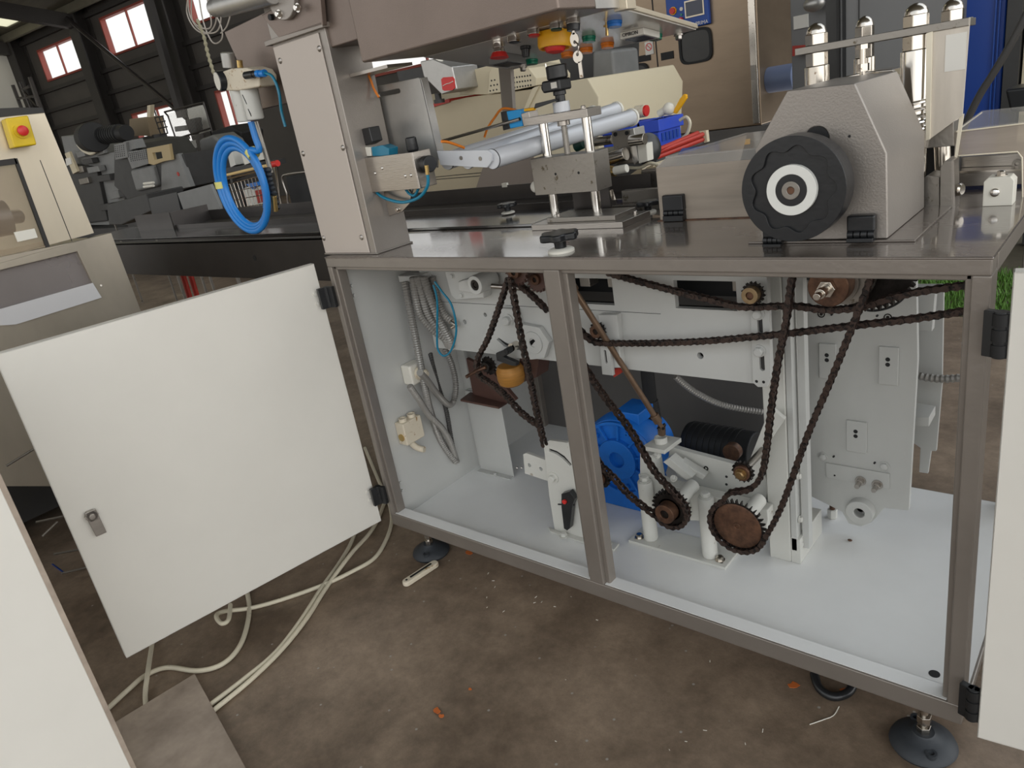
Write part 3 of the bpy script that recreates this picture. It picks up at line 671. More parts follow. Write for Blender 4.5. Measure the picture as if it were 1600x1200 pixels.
# copper coil (solenoid) on brown bracket, on the folded stand
o = E('solenoid_coil', 'orange-brown wound coil on a brown steel bracket in the left bay', 'coil', at(797, 588, y=.24))
c = at(797, 580, y=.25)
MB().lathe(c - Vector((0, 0, 0.03)), (0, 0, 1), [(-0.006, 0.022), (0.0, 0.031), (0.012, 0.0345), (0.036, 0.0345), (0.046, 0.029), (0.05, 0.012)], 32).done('winding', COPPER, o)
o = E('steel_bracket', 'dark brown channel bracket carrying the coil on the white stand', 'bracket', at(765, 630, y=.27))
MB().slab(px([(728, 560), (768, 580), (806, 625), (800, 630), (742, 632)], 0.30), YD * 0.012).slab([at(719, 624, y=.25), at(779, 636, y=.25), at(792, 628, y=.31), at(735, 612, y=.31)], (0, 0, -0.006)).slab([at(810, 600, y=.29), at(838, 590, y=.29), at(842, 560, y=.29), at(812, 550, y=.29)], YD * 0.05).done('channel', BROWNST, o, bev=0.001)
st = E('folded_stand', 'white folded sheet stand bolted to the cabinet floor under the brown bracket', 'stand', (0.09, 0.32, 0.1))
a0, a1, a2, a3 = at(750, 728, z=0.1), at(805, 742, z=0.1), at(789, 631, y=.32), at(729, 629, y=.32)
a0 = Vector((0.033, 0.322, 0.1)); a1 = Vector((0.160, 0.322, 0.1))
MB().slab([a0, a1, Vector((0.160, 0.322, 0.352)), Vector((0.033, 0.322, 0.352))], YD * 0.003).slab([a0 + Vector((0, -0.018, 0)), a1 + Vector((0, -0.018, 0)), a1, a0], (0, 0, 0.003)).slab([Vector((0.033, 0.322, 0.352)), Vector((0.16, 0.322, 0.352)), Vector((0.16, 0.40, 0.352)), Vector((0.033, 0.40, 0.352))], (0, 0, -0.003)).done('sheet', WHITE_IN, st, bev=0.001)
bolts(st, [(0.1, 0.31, 0.103)], (0, 0, 1), 0.005, 0.004, WHITE_IN)

# indexing plate with red-capped lever
o = E('indexing_plate', 'upright white slotted plate with cross arm, standing left of the centre post', 'bracket', (0.5, 0.15, 0.1))
yy = 0.150
outl = px([(849, 694), (858, 688), (886, 692), (903, 712), (918, 770), (925, 852), (868, 838), (858, 775)], yy)
sl = px([(858, 701), (870, 705), (882, 713), (893, 726), (890, 728), (879, 717), (868, 709), (857, 705)], yy)
MB().holed(outl, [sl], YD * 0.01).done('plate', WHITE_OLD, o, bev=0.001)
MB().slab([p + YD * .006 for p in sl], YD * .003).done('slot', BLACKM, o)  # black filler gives the curved slot its inner shade as colour
MB().holed(px([(817, 710), (822, 708), (855, 720), (938, 742), (940, 748), (940, 758), (936, 774), (930, 774), (850, 750), (820, 740)], yy + 0.012), [circ(at(827, 727, y=yy + .012), 0.005, 14), circ(at(845, 733, y=yy + .012), 0.005, 14)], YD * 0.01).done('cross_arm', WHITE_OLD, o, bev=0.001)
bolts(o, [at(865, 746, y=yy)], (0, -1, 0), 0.009, 0.01, WHITE_OLD)
MB().cyl(at(865, 746, y=yy), at(865, 746, y=yy) - YD * 0.003, 0.0145, n=28).done('washer', WHITE_OLD, o, bev=0.0006)
for k in (0, 1):
    q = at(808 + 7 * k, 731, y=yy + .014); MB().sph(q, 0.003).done('ball', CHROME, o)
MB().slab([at(857, 826, z=.1003), at(875, 834, z=.1003), at(968, 852, z=.1003), at(960, 862, z=.1003), at(905, 848, z=.1003), at(860, 833, z=.1003)], (0, 0, 0.006)).done('base_plate', WHITE_OLD, o, bev=0.001)
bolts(o, [at(881, 838, z=.107), at(950, 849, z=.107)], (0, 0, 1), 0.008, 0.008, WHITE_OLD)
o = E('indexing_lever', 'black hanging lever handle with bright red button on the indexing plate', 'lever', at(883, 790, y=.135))
c = at(882, 784, y=.128)
MB().slab(px([(877, 772), (890, 768), (898, 780), (894, 790), (890, 826), (886, 829), (881, 826), (877, 792)], 0.130), YD * 0.014).cyl(at(872, 788, y=.137), at(898, 789, y=.137), 0.002, n=8).done('handle', BLACKP, o, bev=0.003)
MB().cyl(c - YD * 0.003, c + YD * 0.01, 0.0055, n=20).done('button', RED, o, bev=0.001)

# slanting universal joint shaft
o = E('cardan_shaft', 'slanting brown rod with universal joints from the top rail to the white corner casting', 'shaft', at(960, 560, y=.17))
q0 = at(893, 446, y=.125); q1 = at(1026, 655, y=.235)
MB().cyl(q0, q1, 0.0062, n=20).done('rod', RODM, o)
dd = (q1 - q0).normalized()
for e, s_ in ((q0, -1), (q1, 1)):
    c2 = e + dd * s_ * 0.022
    MB().cyl(e - dd * s_ * 0.012, e + dd * s_ * 0.008, 0.0095, n=24).done('yoke', RODM, o, bev=0.001)
    u_, v_ = frame_of(dd)
    MB().slab([e + u_ * 0.009 + v_ * .004, e + u_ * 0.009 - v_ * .004, e + u_ * 0.005 - v_ * .004, e + u_ * .005 + v_ * .004], dd * s_ * 0.026).slab([e - u_ * 0.009 + v_ * .004, e - u_ * 0.009 - v_ * .004, e - u_ * 0.005 - v_ * .004, e - u_ * .005 + v_ * .004], dd * s_ * 0.026).done('fork', RODM, o)
    MB().cyl(c2 - u_ * 0.01, c2 + u_ * 0.01, 0.0035, n=12).cyl(c2 - v_ * 0.01, c2 + v_ * 0.01, 0.0035, n=12).done('cross_pin', GEARM, o)
    if s_ > 0: MB().cyl(c2, at(1034, 678, y=.245), 0.0085, n=20).done('end_yoke', RODM, o)
    else: MB().cyl(c2, c2 - dd * 0.03, 0.008, n=20).done('end_yoke', BROWNST, o)
# slide block on the side plate
o = E('slide_block', 'white slide block with slotted strip hanging below the side plate edge', 'bracket', at(950, 520, y=.18))
MB().slab(px([(934, 492), (964, 492), (967, 530), (970, 575), (946, 575), (940, 530)], 0.182), YD * 0.018).done('block', WHITE_IN, o, bev=0.002)
s0 = at(945, 549, y=.172); s1 = at(947, 566, y=.172)
MB().holed(px([(937, 541), (952, 541), (958, 587), (941, 585)], 0.172), [slot(s0, s1, 0.0028)], YD * 0.008).done('slotted_strip', WHITE_IN, o, bev=0.0006)
MB().slab([p + YD * .005 for p in slot(s0, s1, 0.0027)], YD * .002).done('slot', GREYD, o)  # dark grey filler stands in for the shade in the slot
MB().slab(px([(957, 578), (970, 573), (972, 582), (959, 590)], 0.195), YD * 0.02).done('felt_pad', REDP, o)

# blue gear motor
o = E('gear_motor', 'bright blue round gear motor standing on the cabinet floor behind the chains', 'motor', (0.62, 0.38, 0.1))
c = at(967, 716, y=0.30)
MB().lathe(c + YD * 0.002, (0, 1, 0), [(0, 0.05), (0.004, 0.098), (0.02, 0.104), (0.05, 0.104), (0.055, 0.09), (0.12, 0.085)], 56).done('housing', BLUEM, o, bev=0.001)
MB().cyl(c - YD * 0.012, c + YD * 0.006, 0.052, bore=0.02, n=44).done('inner_flange', BLUEM, o, bev=0.002)
for k in range(10):
    a = math.radians(k * 36 + 12); d_ = Vector((math.cos(a), 0, math.sin(a))); s_ = Vector((-d_.z, 0, d_.x))
    MB().slab([c + d_ * 0.05 + s_ * 0.0025, c + d_ * 0.05 - s_ * 0.0025, c + d_ * 0.09 - s_ * 0.0025, c + d_ * 0.09 + s_ * 0.0025], -YD * 0.006).done('rib', BLUEM, o)
for k in range(5):
    a = math.radians(k * 72 + 66); q = c + Vector((math.cos(a) * 0.076, -0.004, math.sin(a) * 0.076)); MB().cyl(q, q + YD * 0.01, 0.006, bore=0.0025, n=16).done('boss', BLUEM, o)
MB().cyl(c - YD * 0.004, c + YD * 0.006, 0.096, bore=0.089, n=56).done('rim', BLUEM, o, bev=0.001)
MB().slab([(c.x - 0.09, c.y + 0.01, 0.1003), (c.x + 0.10, c.y + 0.01, 0.1003), (c.x + 0.075, c.y + 0.01, c.z - 0.055), (c.x - 0.06, c.y + 0.01, c.z - 0.055)], YD * 0.07).done('foot', BLUEM, o, bev=0.004)
MB().box(c.x - 0.01, c.x + 0.055, c.y + 0.02, c.y + 0.1, c.z + 0.085, c.z + 0.115).done('terminal_box', BLUEM, o, bev=0.003)
o = E('motor_shaft_guard', 'black vertical tube rising behind the blue motor', 'tube', at(1008, 600, y=.36))
q = at(1004, 583, y=.40); q2 = at(1022, 655, y=.40)
MB().cyl((q2.x - 0.005, .40, q2.z - .03), (q2.x - 0.005, .40, 0.7), 0.016, n=24).cyl((q2.x - 0.005, .40, q2.z - .02), (q2.x - 0.005, .40, q2.z + .05), 0.024, r2=0.018, n=24).done('tube_body', BLACKM, o)

# drive block: base plate, posts, bearing plates
o = E('drive_stand', 'white cast drive stand with bolted posts and slanted plates on a floor plate', 'bearing stand', (0.74, 0.22, 0.1))
MB().holed([(0.618, 0.186, 0.1003), (0.853, 0.186, 0.1003), (0.853, 0.262, 0.1003), (0.618, 0.262, 0.1003)], [circ((0.63, 0.20, 0.1003), 0.004, 12, 'z'), circ((0.838, 0.20, 0.1003), 0.004, 12, 'z')], (0, 0, 0.007)).done('base_plate', WHITE_OLD, o, bev=0.001)
bolts(o, [(0.636, 0.206, 0.107), (0.832, 0.206, 0.107)], (0, 0, 1), 0.008, 0.008, CHROME_W)
for x, y_, tp in ((0.661, 0.215, at(1010, 752, y=.215).z), (0.807, 0.212, at(1101, 776, y=.212).z)):
    p_ = MB().cyl((x, y_, 0.107), (x, y_, tp), 0.0165, n=12).done('post', WHITE_OLD, o, bev=0.002)
    MB().cyl((x, y_, tp), (x, y_, tp + 0.002), 0.013, n=24).hexb((x, y_, tp + 0.002), (0, 0, 1), 0.010, 0.009).done('post_bolt', WHITE_OLD, p_, bev=0.0008)
fp = px([(997, 741), (1006, 741), (1040, 757), (1199, 798), (1200, 812), (1196, 836), (1100, 815), (1060, 812), (1004, 790)], 0.235)
MB().slab(fp, YD * 0.03).done('front_plate', WHITE_OLD, o, bev=0.002)
MB().cyl(at(1052, 790, y=.228), at(1052, 790, y=.228) + YD * 0.01, 0.043, n=44).done('bearing_boss', WHITE_OLD, o, bev=0.002)
MB().slab(px([(1046, 697), (1075, 706), (1195, 738), (1200, 760), (1195, 800), (1060, 745), (1044, 720)], 0.30), YD * 0.014).done('rear_plate_or_shade', WHITE_OLD, o, bev=0.001)
for q in ((1067, 722), (1103, 732)): MB().cyl(at(*q, y=.299), at(*q, y=.299) + YD * 0.002, 0.0055, bore=0.0028, n=16).done('socket_screw', GEARM, o)
for q in ((1135, 745), (1135, 757)): MB().cyl(at(*q, y=.2995), at(*q, y=.2995) + YD * 0.001, 0.003, n=14).done('hole_mark', BLACKM, o)
MB().slab([at(1036, 722, y=.25), at(1045, 716, y=.25), at(1082, 746, y=.25), at(1072, 750, y=.25)], YD * 0.03).slab([at(1056, 727, y=.27), at(1064, 720, y=.27), at(1102, 744, y=.27), at(1098, 750, y=.27)], YD * 0.02).done('slanted_key', WHITE_OLD, o, bev=0.001)
MB().slab(px([(1000, 706), (1018, 712), (1026, 757), (1000, 741)], 0.24), YD * 0.04).done('corner_block', WHITE_OLD, o, bev=0.001)
q = at(1033, 690, y=.25)
MB().slab([(q.x - 0.03, 0.22, q.z - 0.012), (q.x + 0.024, 0.22, q.z - 0.012), (q.x + 0.03, 0.285, q.z - 0.012), (q.x - 0.02, 0.285, q.z - 0.012)], (0, 0, 0.010)).done('top_flange', WHITE_OLD, o, bev=0.001)
MB().cyl((q.x, 0.25, q.z - 0.002), (q.x, 0.25, q.z + 0.012), 0.014, bore=0.0088, n=28).done('socket_ring', WHITE_OLD, o, bev=0.001)
bolts(o, [at(1053, 748, y=.234), at(1028, 712, y=.24)], (0, -0.6, 0.8), 0.006, 0.007, WHITE_OLD)
MB().cyl(cDbl + YD * 0.024, cDbl + YD * 0.104, 0.015).done('shaft', WHITE_OLD, o)
MB().cyl(cBig + YD * 0.008, cBig + YD * 0.104, 0.015).done('shaft', WHITE_OLD, o)
q = at(1182, 802, y=.234); MB().cyl(q, q + YD * 0.002, 0.007, bore=0.0045, n=20).cyl(q, q + YD * .001, .004, n=6).done('socket_screw', GEARM, o)
# idler arm
q = at(1160, 738, y=.14)
o = E('tapered_bracket', 'white tapered arm reaching from the white column to the small idler', 'bracket', q + YD * 0.05)
MB().slab(px([(1168, 727), (1196, 655), (1208, 640), (1226, 655), (1195, 700), (1185, 745), (1172, 745)], 0.235), YD * 0.01).done('arm', WHITE_OLD, o, bev=0.001)
MB().cyl((q.x, 0.14, q.z), (q.x, 0.236, q.z), 0.007, n=18).done('pin', STEEL_D, o)
# black geared motor behind
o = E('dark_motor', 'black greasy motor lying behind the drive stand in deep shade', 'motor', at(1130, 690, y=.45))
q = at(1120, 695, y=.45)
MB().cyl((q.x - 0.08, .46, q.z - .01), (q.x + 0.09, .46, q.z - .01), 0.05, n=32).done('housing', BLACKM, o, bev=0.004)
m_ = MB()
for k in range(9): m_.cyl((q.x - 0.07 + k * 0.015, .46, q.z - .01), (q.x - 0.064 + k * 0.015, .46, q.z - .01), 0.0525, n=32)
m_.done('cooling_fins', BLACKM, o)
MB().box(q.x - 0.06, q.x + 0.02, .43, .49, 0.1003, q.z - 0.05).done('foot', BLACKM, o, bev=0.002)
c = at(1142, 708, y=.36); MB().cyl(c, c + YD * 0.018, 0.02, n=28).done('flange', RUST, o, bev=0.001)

# white column
o = E('support_column', 'tall white box section column standing on the cabinet floor, right bay', 'column', (0.937, 0.32, 0.1))
MB().box(0.914, 0.959, 0.270, 0.368, 0.1, 0.784).done('post', WHITE_OLD, o, bev=0.003)
MB().box(0.960, 0.972, 0.272, 0.30, 0.13, 0.784).box(0.976, 0.99, 0.29, 0.31, 0.13, 0.784).done('rail', WHITE_IN, o, bev=0.001)
MB().box(0.959, 0.978, 0.272, 0.40, 0.1003, 0.16).done('foot_bracket', WHITE_OLD, o, bev=0.001)
q = at(1304, 800, y=.455)
bolts(o, [(0.973, 0.285, 0.20), (0.973, 0.285, 0.30), (0.973, 0.285, 0.14)], (1, 0, 0), 0.006, 0.005, WHITE_OLD)
o = E('adjuster_strip', 'white slotted strip with two hexagon bolts at the right end of the side plate', 'bracket', at(1188, 540, y=.19))
yy = 0.19
MB().holed(px([(1172, 480), (1202, 480), (1204, 590), (1198, 605), (1184, 605), (1176, 598)], yy), [slot(at(1187, 500, y=yy), at(1188, 518, y=yy), 0.0045), slot(at(1190, 558, y=yy), at(1191, 576, y=yy), 0.0045)], YD * 0.009).done('strip', WHITE_IN, o, bev=0.001)
for q0, q1 in (((1187, 500), (1188, 518)), ((1190, 558), (1191, 576))): MB().slab([p + YD * .006 for p in slot(at(*q0, y=yy), at(*q1, y=yy), 0.0044)], YD * .002).done('slot', GREYD, o)  # dark fillers put the shade inside both slots into colour
bolts(o, [at(1185, 490, y=yy), at(1187, 548, y=yy)], (0, -1, 0), 0.0085, 0.009, WHITE_IN)
for q in ((1182, 596), (1193, 597)): MB().cyl(at(*q, y=yy - .0003), at(*q, y=yy - .0003) + YD * .0005, 0.0028, n=14).done('hole_mark', BLACKM, o)

# big right hand plate
yy = 0.42
o = E('bearing_plate', 'large white plate with three raised tabs and a bored boss at its foot', 'machine plate', at(1340, 780, y=yy))
outl = px([(1247, 440), (1432, 440), (1434, 560), (1420, 798), (1382, 794), (1362, 816), (1345, 823), (1326, 818), (1316, 800), (1268, 776), (1262, 740)], yy)
MB().slab(outl, YD * 0.012).done('plate', WHITE_IN, o, bev=0.0012)
for (a, b) in (((1280, 535), (1308, 592)), ((1374, 540), (1404, 602)), ((1323, 655), (1355, 708))):
    p_, q_ = at(*a, y=yy), at(*b, y=yy)
    r_ = MB().box(p_.x, q_.x, yy - 0.005, yy, q_.z, p_.z).done('raised_tab', WHITE_IN, o, bev=0.0015)
    cx, cz = p_.x + (q_.x - p_.x) * 0.47, p_.z + (q_.z - p_.z) * 0.32
    for k in (0.0, -0.0105): MB().cyl((cx, yy - 0.0053, cz + k), (cx, yy - 0.0049, cz + k), 0.0042, n=18).done('screw_hole', BLACKM, o)
p_, q_ = at(1291, 722, y=yy), at(1390, 770, y=yy)
MB().box(p_.x, q_.x, yy - 0.004, yy, q_.z + .01, p_.z).done('clamp_bar', WHITE_IN, o, bev=0.001)
for q in ((1345, 751), (1371, 757)):
    c = at(*q, y=yy - .004); MB().cyl(c, c - YD * 0.003, 0.0105, n=24).cyl(c, c - YD * 0.012, 0.0078, n=6).cyl(c, c - YD * 0.028, 0.005, n=16).done('stud', STEEL, o, bev=0.0006)
bolts(o, [at(1286, 713, y=yy), at(1382, 728, y=yy)], (0, -1, 0), 0.0075, 0.006, WHITE_IN)
c = at(1342, 802, y=yy - .02)
MB().cyl(c, c + YD * 0.03, 0.027, bore=0.0105, n=36).cyl(c + YD * .02, c + YD * .03, .012).done('boss', WHITE_IN, o, bev=0.002)
for q in ((1283, 491), (1387, 496)):
    c = at(*q, y=yy - .001); MB().cyl(c, c + YD * 0.001, 0.0072, bore=0.0052, n=24).cyl(c, c + YD * 0.001, 0.003, n=12).done('socket_screw', GEARM, o)
for q in ((1299, 492), (1370, 494), (1302, 714), (1366, 724), (1304, 743)):
    c = at(*q, y=yy - .0045); MB().cyl(c, c + YD * 0.005, 0.002, n=12).done('hole_mark', BLACKM, o)
MB().tube([at(*q, y=.36) for q in [(1328, 430), (1332, 465), (1352, 484), (1385, 482), (1412, 465), (1422, 435)]], 0.0022, n=8).done('sensor_wire', BLACKM, label='thin dark wire sagging in front of the large right plate', cat='wire')
# rear plates seen past it
o = E('rear_bracket', 'white angle bracket behind the large plate, beside the ribbed hose', 'bracket', at(1455, 700, y=.52))
MB().slab(px([(1428, 445), (1475, 445), (1472, 600), (1463, 705), (1455, 705), (1450, 740), (1436, 738), (1438, 700), (1424, 690)], 0.53), YD * 0.008).done('plate', WHITE_IN, o, bev=0.001)
MB().slab([at(1424, 628, y=.50), at(1462, 634, y=.50), at(1452, 652, y=.46), at(1424, 652, y=.46)], (0, 0, -0.02)).done('shelf_block', WHITE_IN, o, bev=0.001)
MB().slab(px([(1428, 448), (1462, 448), (1456, 518), (1428, 516)], 0.47), YD * 0.02).done('upper_block', WHITE_IN, o, bev=0.001)
# nut and stud beside the column foot
o = E('anchor_stud', 'rusty stud with white nut in the cabinet floor beside the column', 'stud', (0.98, 0.47, 0.1))
MB().cyl((0.978, 0.468, 0.1003), (0.978, 0.468, 0.16), 0.006).done('threaded_rod', RUST, o)
MB().cyl((0.978, 0.468, 0.1003), (0.978, 0.468, 0.122), 0.011, n=6).done('nut', WHITE_OLD, o, bev=0.001)
MB().sph(at(1328, 844, z=.103), 0.003, (1.6, 1, .8)).done('wood_chip', RUST, label='tiny brown crumb lying on the white cabinet floor', cat='debris')

# ------------------------------------------------------------------ on the bench: column and head
colx0, colx1, coly = -0.026, 0.161, 0.024
o = E('machine_column', 'upright hammered grey column with screwed pale cover plate on the left of the bench', 'machine column', ((colx0 + colx1) / 2, 0.075, T))
MB().box(colx0, colx1, coly, 0.128, T, 1.50).box(colx0 - 0.004, colx1 + 0.004, coly - 0.002, 0.132, T, T + 0.004).done('column_body', HAMMER_S, o, bev=0.006, seg=3)
zt_ = at(500, 48, y=coly).z
cov = MB().box(colx0 + 0.004, colx1 - 0.020, coly - 0.004, coly, T + 0.004, zt_ - 0.002).done('cover_plate', mat('warm_grey_cover', (190, 179, 169), 0.45, bump=0.1, bs=20), o, bev=0.002, label='pale grey cover plate')
for q in ((438, 95), (499, 76), (474, 240), (536, 231), (506, 372), (565, 371)):
    c = at(*q, y=coly - .004); MB().lathe(c, (0, -1, 0), [(0, 0.006), (0.001, 0.006), (0.003, 0.0035), (0.0034, 0.001)], 20).done('screw', STEEL, cov)
MB().box(colx0 - 0.01, colx1 + 0.01, coly - 0.012, 0.12, zt_ + 0.002, zt_ + 0.012).done('ledge', HAMMER, o, bev=0.001)
# swivel flange and motor at the top left
o = E('swivel_flange', 'round grey slotted flange with bolts at the top left of the column', 'flange', at(440, 20, y=-.0))
c = at(437, -8, y=-0.0)
MB().slab(px([(408, 24), (498, -30), (504, 40), (436, 60)], 0.012), YD * 0.012).done('mount_plate', HEADM, o, bev=0.002)
MB().cyl(c, c + YD * 0.012, 0.046, n=48).done('disc', HAMMER_S, o, bev=0.002)
for q in ((437, 22), (466, 12)): bolts(o, [at(*q, y=0.0)], (0, -1, 0), 0.0062, 0.007, CHROME)
MB().cyl(at(421, 27, y=.004), at(421, 27, y=.004) + YD * .01, 0.006).done('slot_hole', BLACKM, o)
a, b = at(425, -12, y=-.01), at(345, 10, y=-.01)
MB().cyl(a, b, 0.022, n=36).cyl(b, b + (b - a) * 0.15, 0.018, n=36).done('barrel', ALU2, o, bev=0.002)
MB().slab(px([(350, 50), (412, 20), (500, -40), (504, 60), (512, 146), (404, 172), (378, 112)], 0.14), YD * 0.02).done('support_panel', HEADM, label='grey hammered support panel behind the air regulator, left of the column', cat='panel', bev=0.002)
# head box with slanting control desk
hb = E('control_head', 'overhanging grey control box with push buttons on its slanting underside', 'control box', (0.51, 0.2, 1.19))
MB().box(0.2775, 0.745, 0.0, 0.175, 1.19, 1.42).done('box_body', HEADM, hb, bev=0.004)
MB().box(0.15, 0.2775, 0.03, 0.16, 1.235, 1.42).done('neck', HEADM, hb, bev=0.003)
A_, B_ = Vector((0.0, 0.165, 1.1895)), Vector((0.0, 0.44, 1.1453)); dvp = (B_ - A_).normalized(); npn = Vector((0, dvp.z, -dvp.y)).normalized()
PANELM = mat('mirror_panel', (226, 222, 215), 0.15, metal=0.25, var=0.05, vs=4)
MB().slab([(0.2775, A_.y, A_.z), (0.745, A_.y, A_.z), (0.745, B_.y, B_.z), (0.2775, B_.y, B_.z)], -npn * 0.012).done('desk_panel', PANELM, hb, bev=0.001, label='polished control panel facing down')
MB().box(0.735, 0.760, 0.17, 0.20, 1.185, 1.30).slab([(0.741, 0.19, 1.188), (0.749, 0.19, 1.188), (0.749, B_.y, B_.z + .002), (0.741, B_.y, B_.z + .002)], (0, 0, 0.008)).done('edge_trim', STAIN2, hb, bev=0.001)
MB().slab([(0.745, .17, 1.19), (0.745, .10, 1.19), (0.745, .10, 1.26), (0.745, .17, 1.26)], (0.001, 0, 0)).done('end_plate', ALU2, hb)
def pan(a, b): return atp(a, b, (0.3, A_.y, A_.z), npn)
def btn(name, q, parts, lab=None, n=24):
    c = pan(*q); first = None
    for (h0, h1, r0, r1, ma, nm) in parts:
        x = MB().cyl(c + npn * h0, c + npn * h1, r0, r2=r1, n=n)
        if first is None: first = x.done(name, ma, hb, label=lab, bev=0.0006)
        else: x.done(nm, ma, first, bev=0.0006)
    return first, c
btn('emergency_stop', (779, 66), [(0, 0.010, 0.0125, 0.0125, CHROME, ''), (0.010, 0.018, 0.011, 0.0115, CHROME, 'stem'), (0.018, 0.028, 0.0135, 0.0185, RED, 'mushroom_head')], 'red emergency stop')
btn('push_button', (803, 57), [(0, 0.010, 0.0125, 0.0125, CHROME, ''), (0.0102, 0.0112, 0.010, 0.010, BLACKP, 'cap')])
btn('push_button', (834, 46), [(0, 0.009, 0.0125, 0.0125, CHROME, ''), (0.009, 0.012, 0.010, 0.010, RED, 'cap')], 'red push button')
btn('push_button', (869, 36), [(0, 0.010, 0.0125, 0.0125, CHROME, ''), (0.010, 0.012, 0.010, 0.010, GREEN, 'cap')])
btn('selector_switch', (821, 72), [(0, 0.006, 0.011, 0.011, BLACKP, ''), (0.006, 0.020, 0.009, 0.007, BLACKP, 'knob')], 'black selector knob')
f_, c = btn('key_switch', (895, 26), [(0, 0.012, 0.0125, 0.0125, CHROME, ''), (0.012, 0.022, 0.012, 0.011, BLACKP, 'collar')], 'key switch')
k = MB(); c1 = c + npn * 0.024
k.holed([c1 + Vector((math.cos(t) * 0.009, 0, math.sin(t) * 0.011 - 0.012)) for t in [i * math.pi / 10 for i in range(20)]], [[c1 + Vector((math.cos(t) * 0.003, 0, math.sin(t) * 0.003 - 0.016)) for t in [i * math.pi / 5 for i in range(10)]]], YD * 0.002)
k.box(c1.x - 0.0025, c1.x + 0.0025, c1.y, c1.y + 0.002, c1.z - 0.004, c1.z + 0.006); k.done('key', CHROME_W, f_)
c2 = c1 + Vector((0.004, -0.002, -0.040))
k = MB().holed([c2 + Vector((math.cos(t) * 0.010, 0, math.sin(t) * 0.010)) for t in [i * math.pi / 10 for i in range(20)]], [[c2 + Vector((math.cos(t) * 0.003, 0, math.sin(t) * 0.003 + 0.004)) for t in [i * math.pi / 5 for i in range(10)]]], YD * 0.002)
k.box(c2.x - 0.001, c2.x + 0.006, c2.y, c2.y + 0.002, c2.z - 0.034, c2.z - 0.008).tube([c1 + Vector((0, 0, -0.014)), c2 + Vector((0.004, 0, 0.016)), c2 + Vector((0, 0, 0.004))], 0.0009, n=6).done('hanging_key', CHROME_W, f_, label='spare key on a ring')
# yellow main switch
c = pan(866, 48); ms = MB().slab([c + Vector((-0.032, -0.028, 0)), c + Vector((0.030, -0.028, 0)), c + Vector((0.030, 0.03, -0.004)), c + Vector((-0.032, 0.03, -0.004))], npn * 0.003).done('main_switch', YELLOW, hb, label='yellow main switch with red knob', bev=0.001)
MB().lathe(c, npn, [(0.003, 0.031), (0.024, 0.0315), (0.030, 0.0295), (0.030, 0.026), (0.026, 0.025)], 44).done('rotary_ring', YELLOW, ms)
MB().lathe(c, npn, [(0.024, 0.020), (0.028, 0.0205), (0.036, 0.016), (0.039, 0.004)], 32).box(-0.001, 0.001, -0.001, 0.001, -0.001, 0.001, O=c + npn * 0.03).done('rotary_knob', RED, ms)
for q, ma, l in (((920, 57), GREENL, 'green'), ((916, 75), ORANGEL, 'orange'), ((949, 67), ORANGEL, 'orange'), ((886, 82), ORANGEL, 'orange'), ((960, 33), BLUEL, 'blue'), ((831, 93), GREENL, 'green'), ((1024, 54), GREENL, 'green')):
    btn('indicator_lamp', q, [(0, 0.005, 0.0135, 0.0135, ma, ''), (0.005, 0.010, 0.0125, 0.0125, ma, 'lens')], l + ' indicator lamp')
c = pan(948, 35); MB().cyl(c, c + npn * 0.022, 0.0028, n=12).cyl(c + npn * 0.005 - Vector((0.006, 0, 0)), c + npn * .005 + Vector((0.006, 0, 0)), 0.002, n=8).done('toggle_pin', BRASS, hb)
def device(name, q, wx, wy, h, ma, face, lab, tx=None):
    c = pan(*q); d = MB().slab([c + Vector((-wx, 0, 0)) - dvp * wy, c + Vector((wx, 0, 0)) - dvp * wy, c + Vector((wx, 0, 0)) + dvp * wy, c + Vector((-wx, 0, 0)) + dvp * wy], npn * h).done(name, ma, hb, bev=0.0015, label=lab)
    MB().slab([c + npn * h + Vector((-wx * .8, 0, 0)) - dvp * wy * .7, c + npn * h + Vector((wx * .8, 0, 0)) - dvp * wy * .7, c + npn * h + Vector((wx * .8, 0, 0)) + dvp * wy * .7, c + npn * h + Vector((-wx * .8, 0, 0)) + dvp * wy * .7], npn * 0.001).done('display', face, d)
    return d, c
d_, c = device('counter', (1000, 50), 0.026, 0.03, 0.012, LABELW, LCD, 'white framed counter with dark display')
text('OMRON', 'lettering', LABELT, d_, c - dvp * 0.0302 + Vector((-0.02, 0, 0)) + npn * 0.009, (1, 0, 0), (0, 0, 1), 0.009)
device('temperature_controller', (792, 88), 0.026, 0.03, 0.016, GREYM, BLACKP, 'dark framed controller')
bolts(hb, [pan(1060, 54), pan(817, 104)], npn, 0.007, 0.008, STEEL)
MB().slab([pan(975, 12) + Vector((0.01, 0.05, 0.03)), pan(975, 12) + Vector((0.06, 0.05, 0.03)), pan(975, 12) + Vector((0.06, 0.1, 0.06)), pan(975, 12) + Vector((0.01, 0.1, 0.06))], (0, 0, 0.002)).done('leaflet', LABELW, label='printed leaflet lying on the edge of the control box, at the top', cat='paper')
# hammered stay behind
MB().slab(px([(778, 100), (797, 96), (802, 180), (786, 190)], 0.42), YD * 0.012).done('stay_bar', HAMMER_S, label='grey hammered flat bar hanging below the control box behind the rollers', cat='bar', bev=0.001)

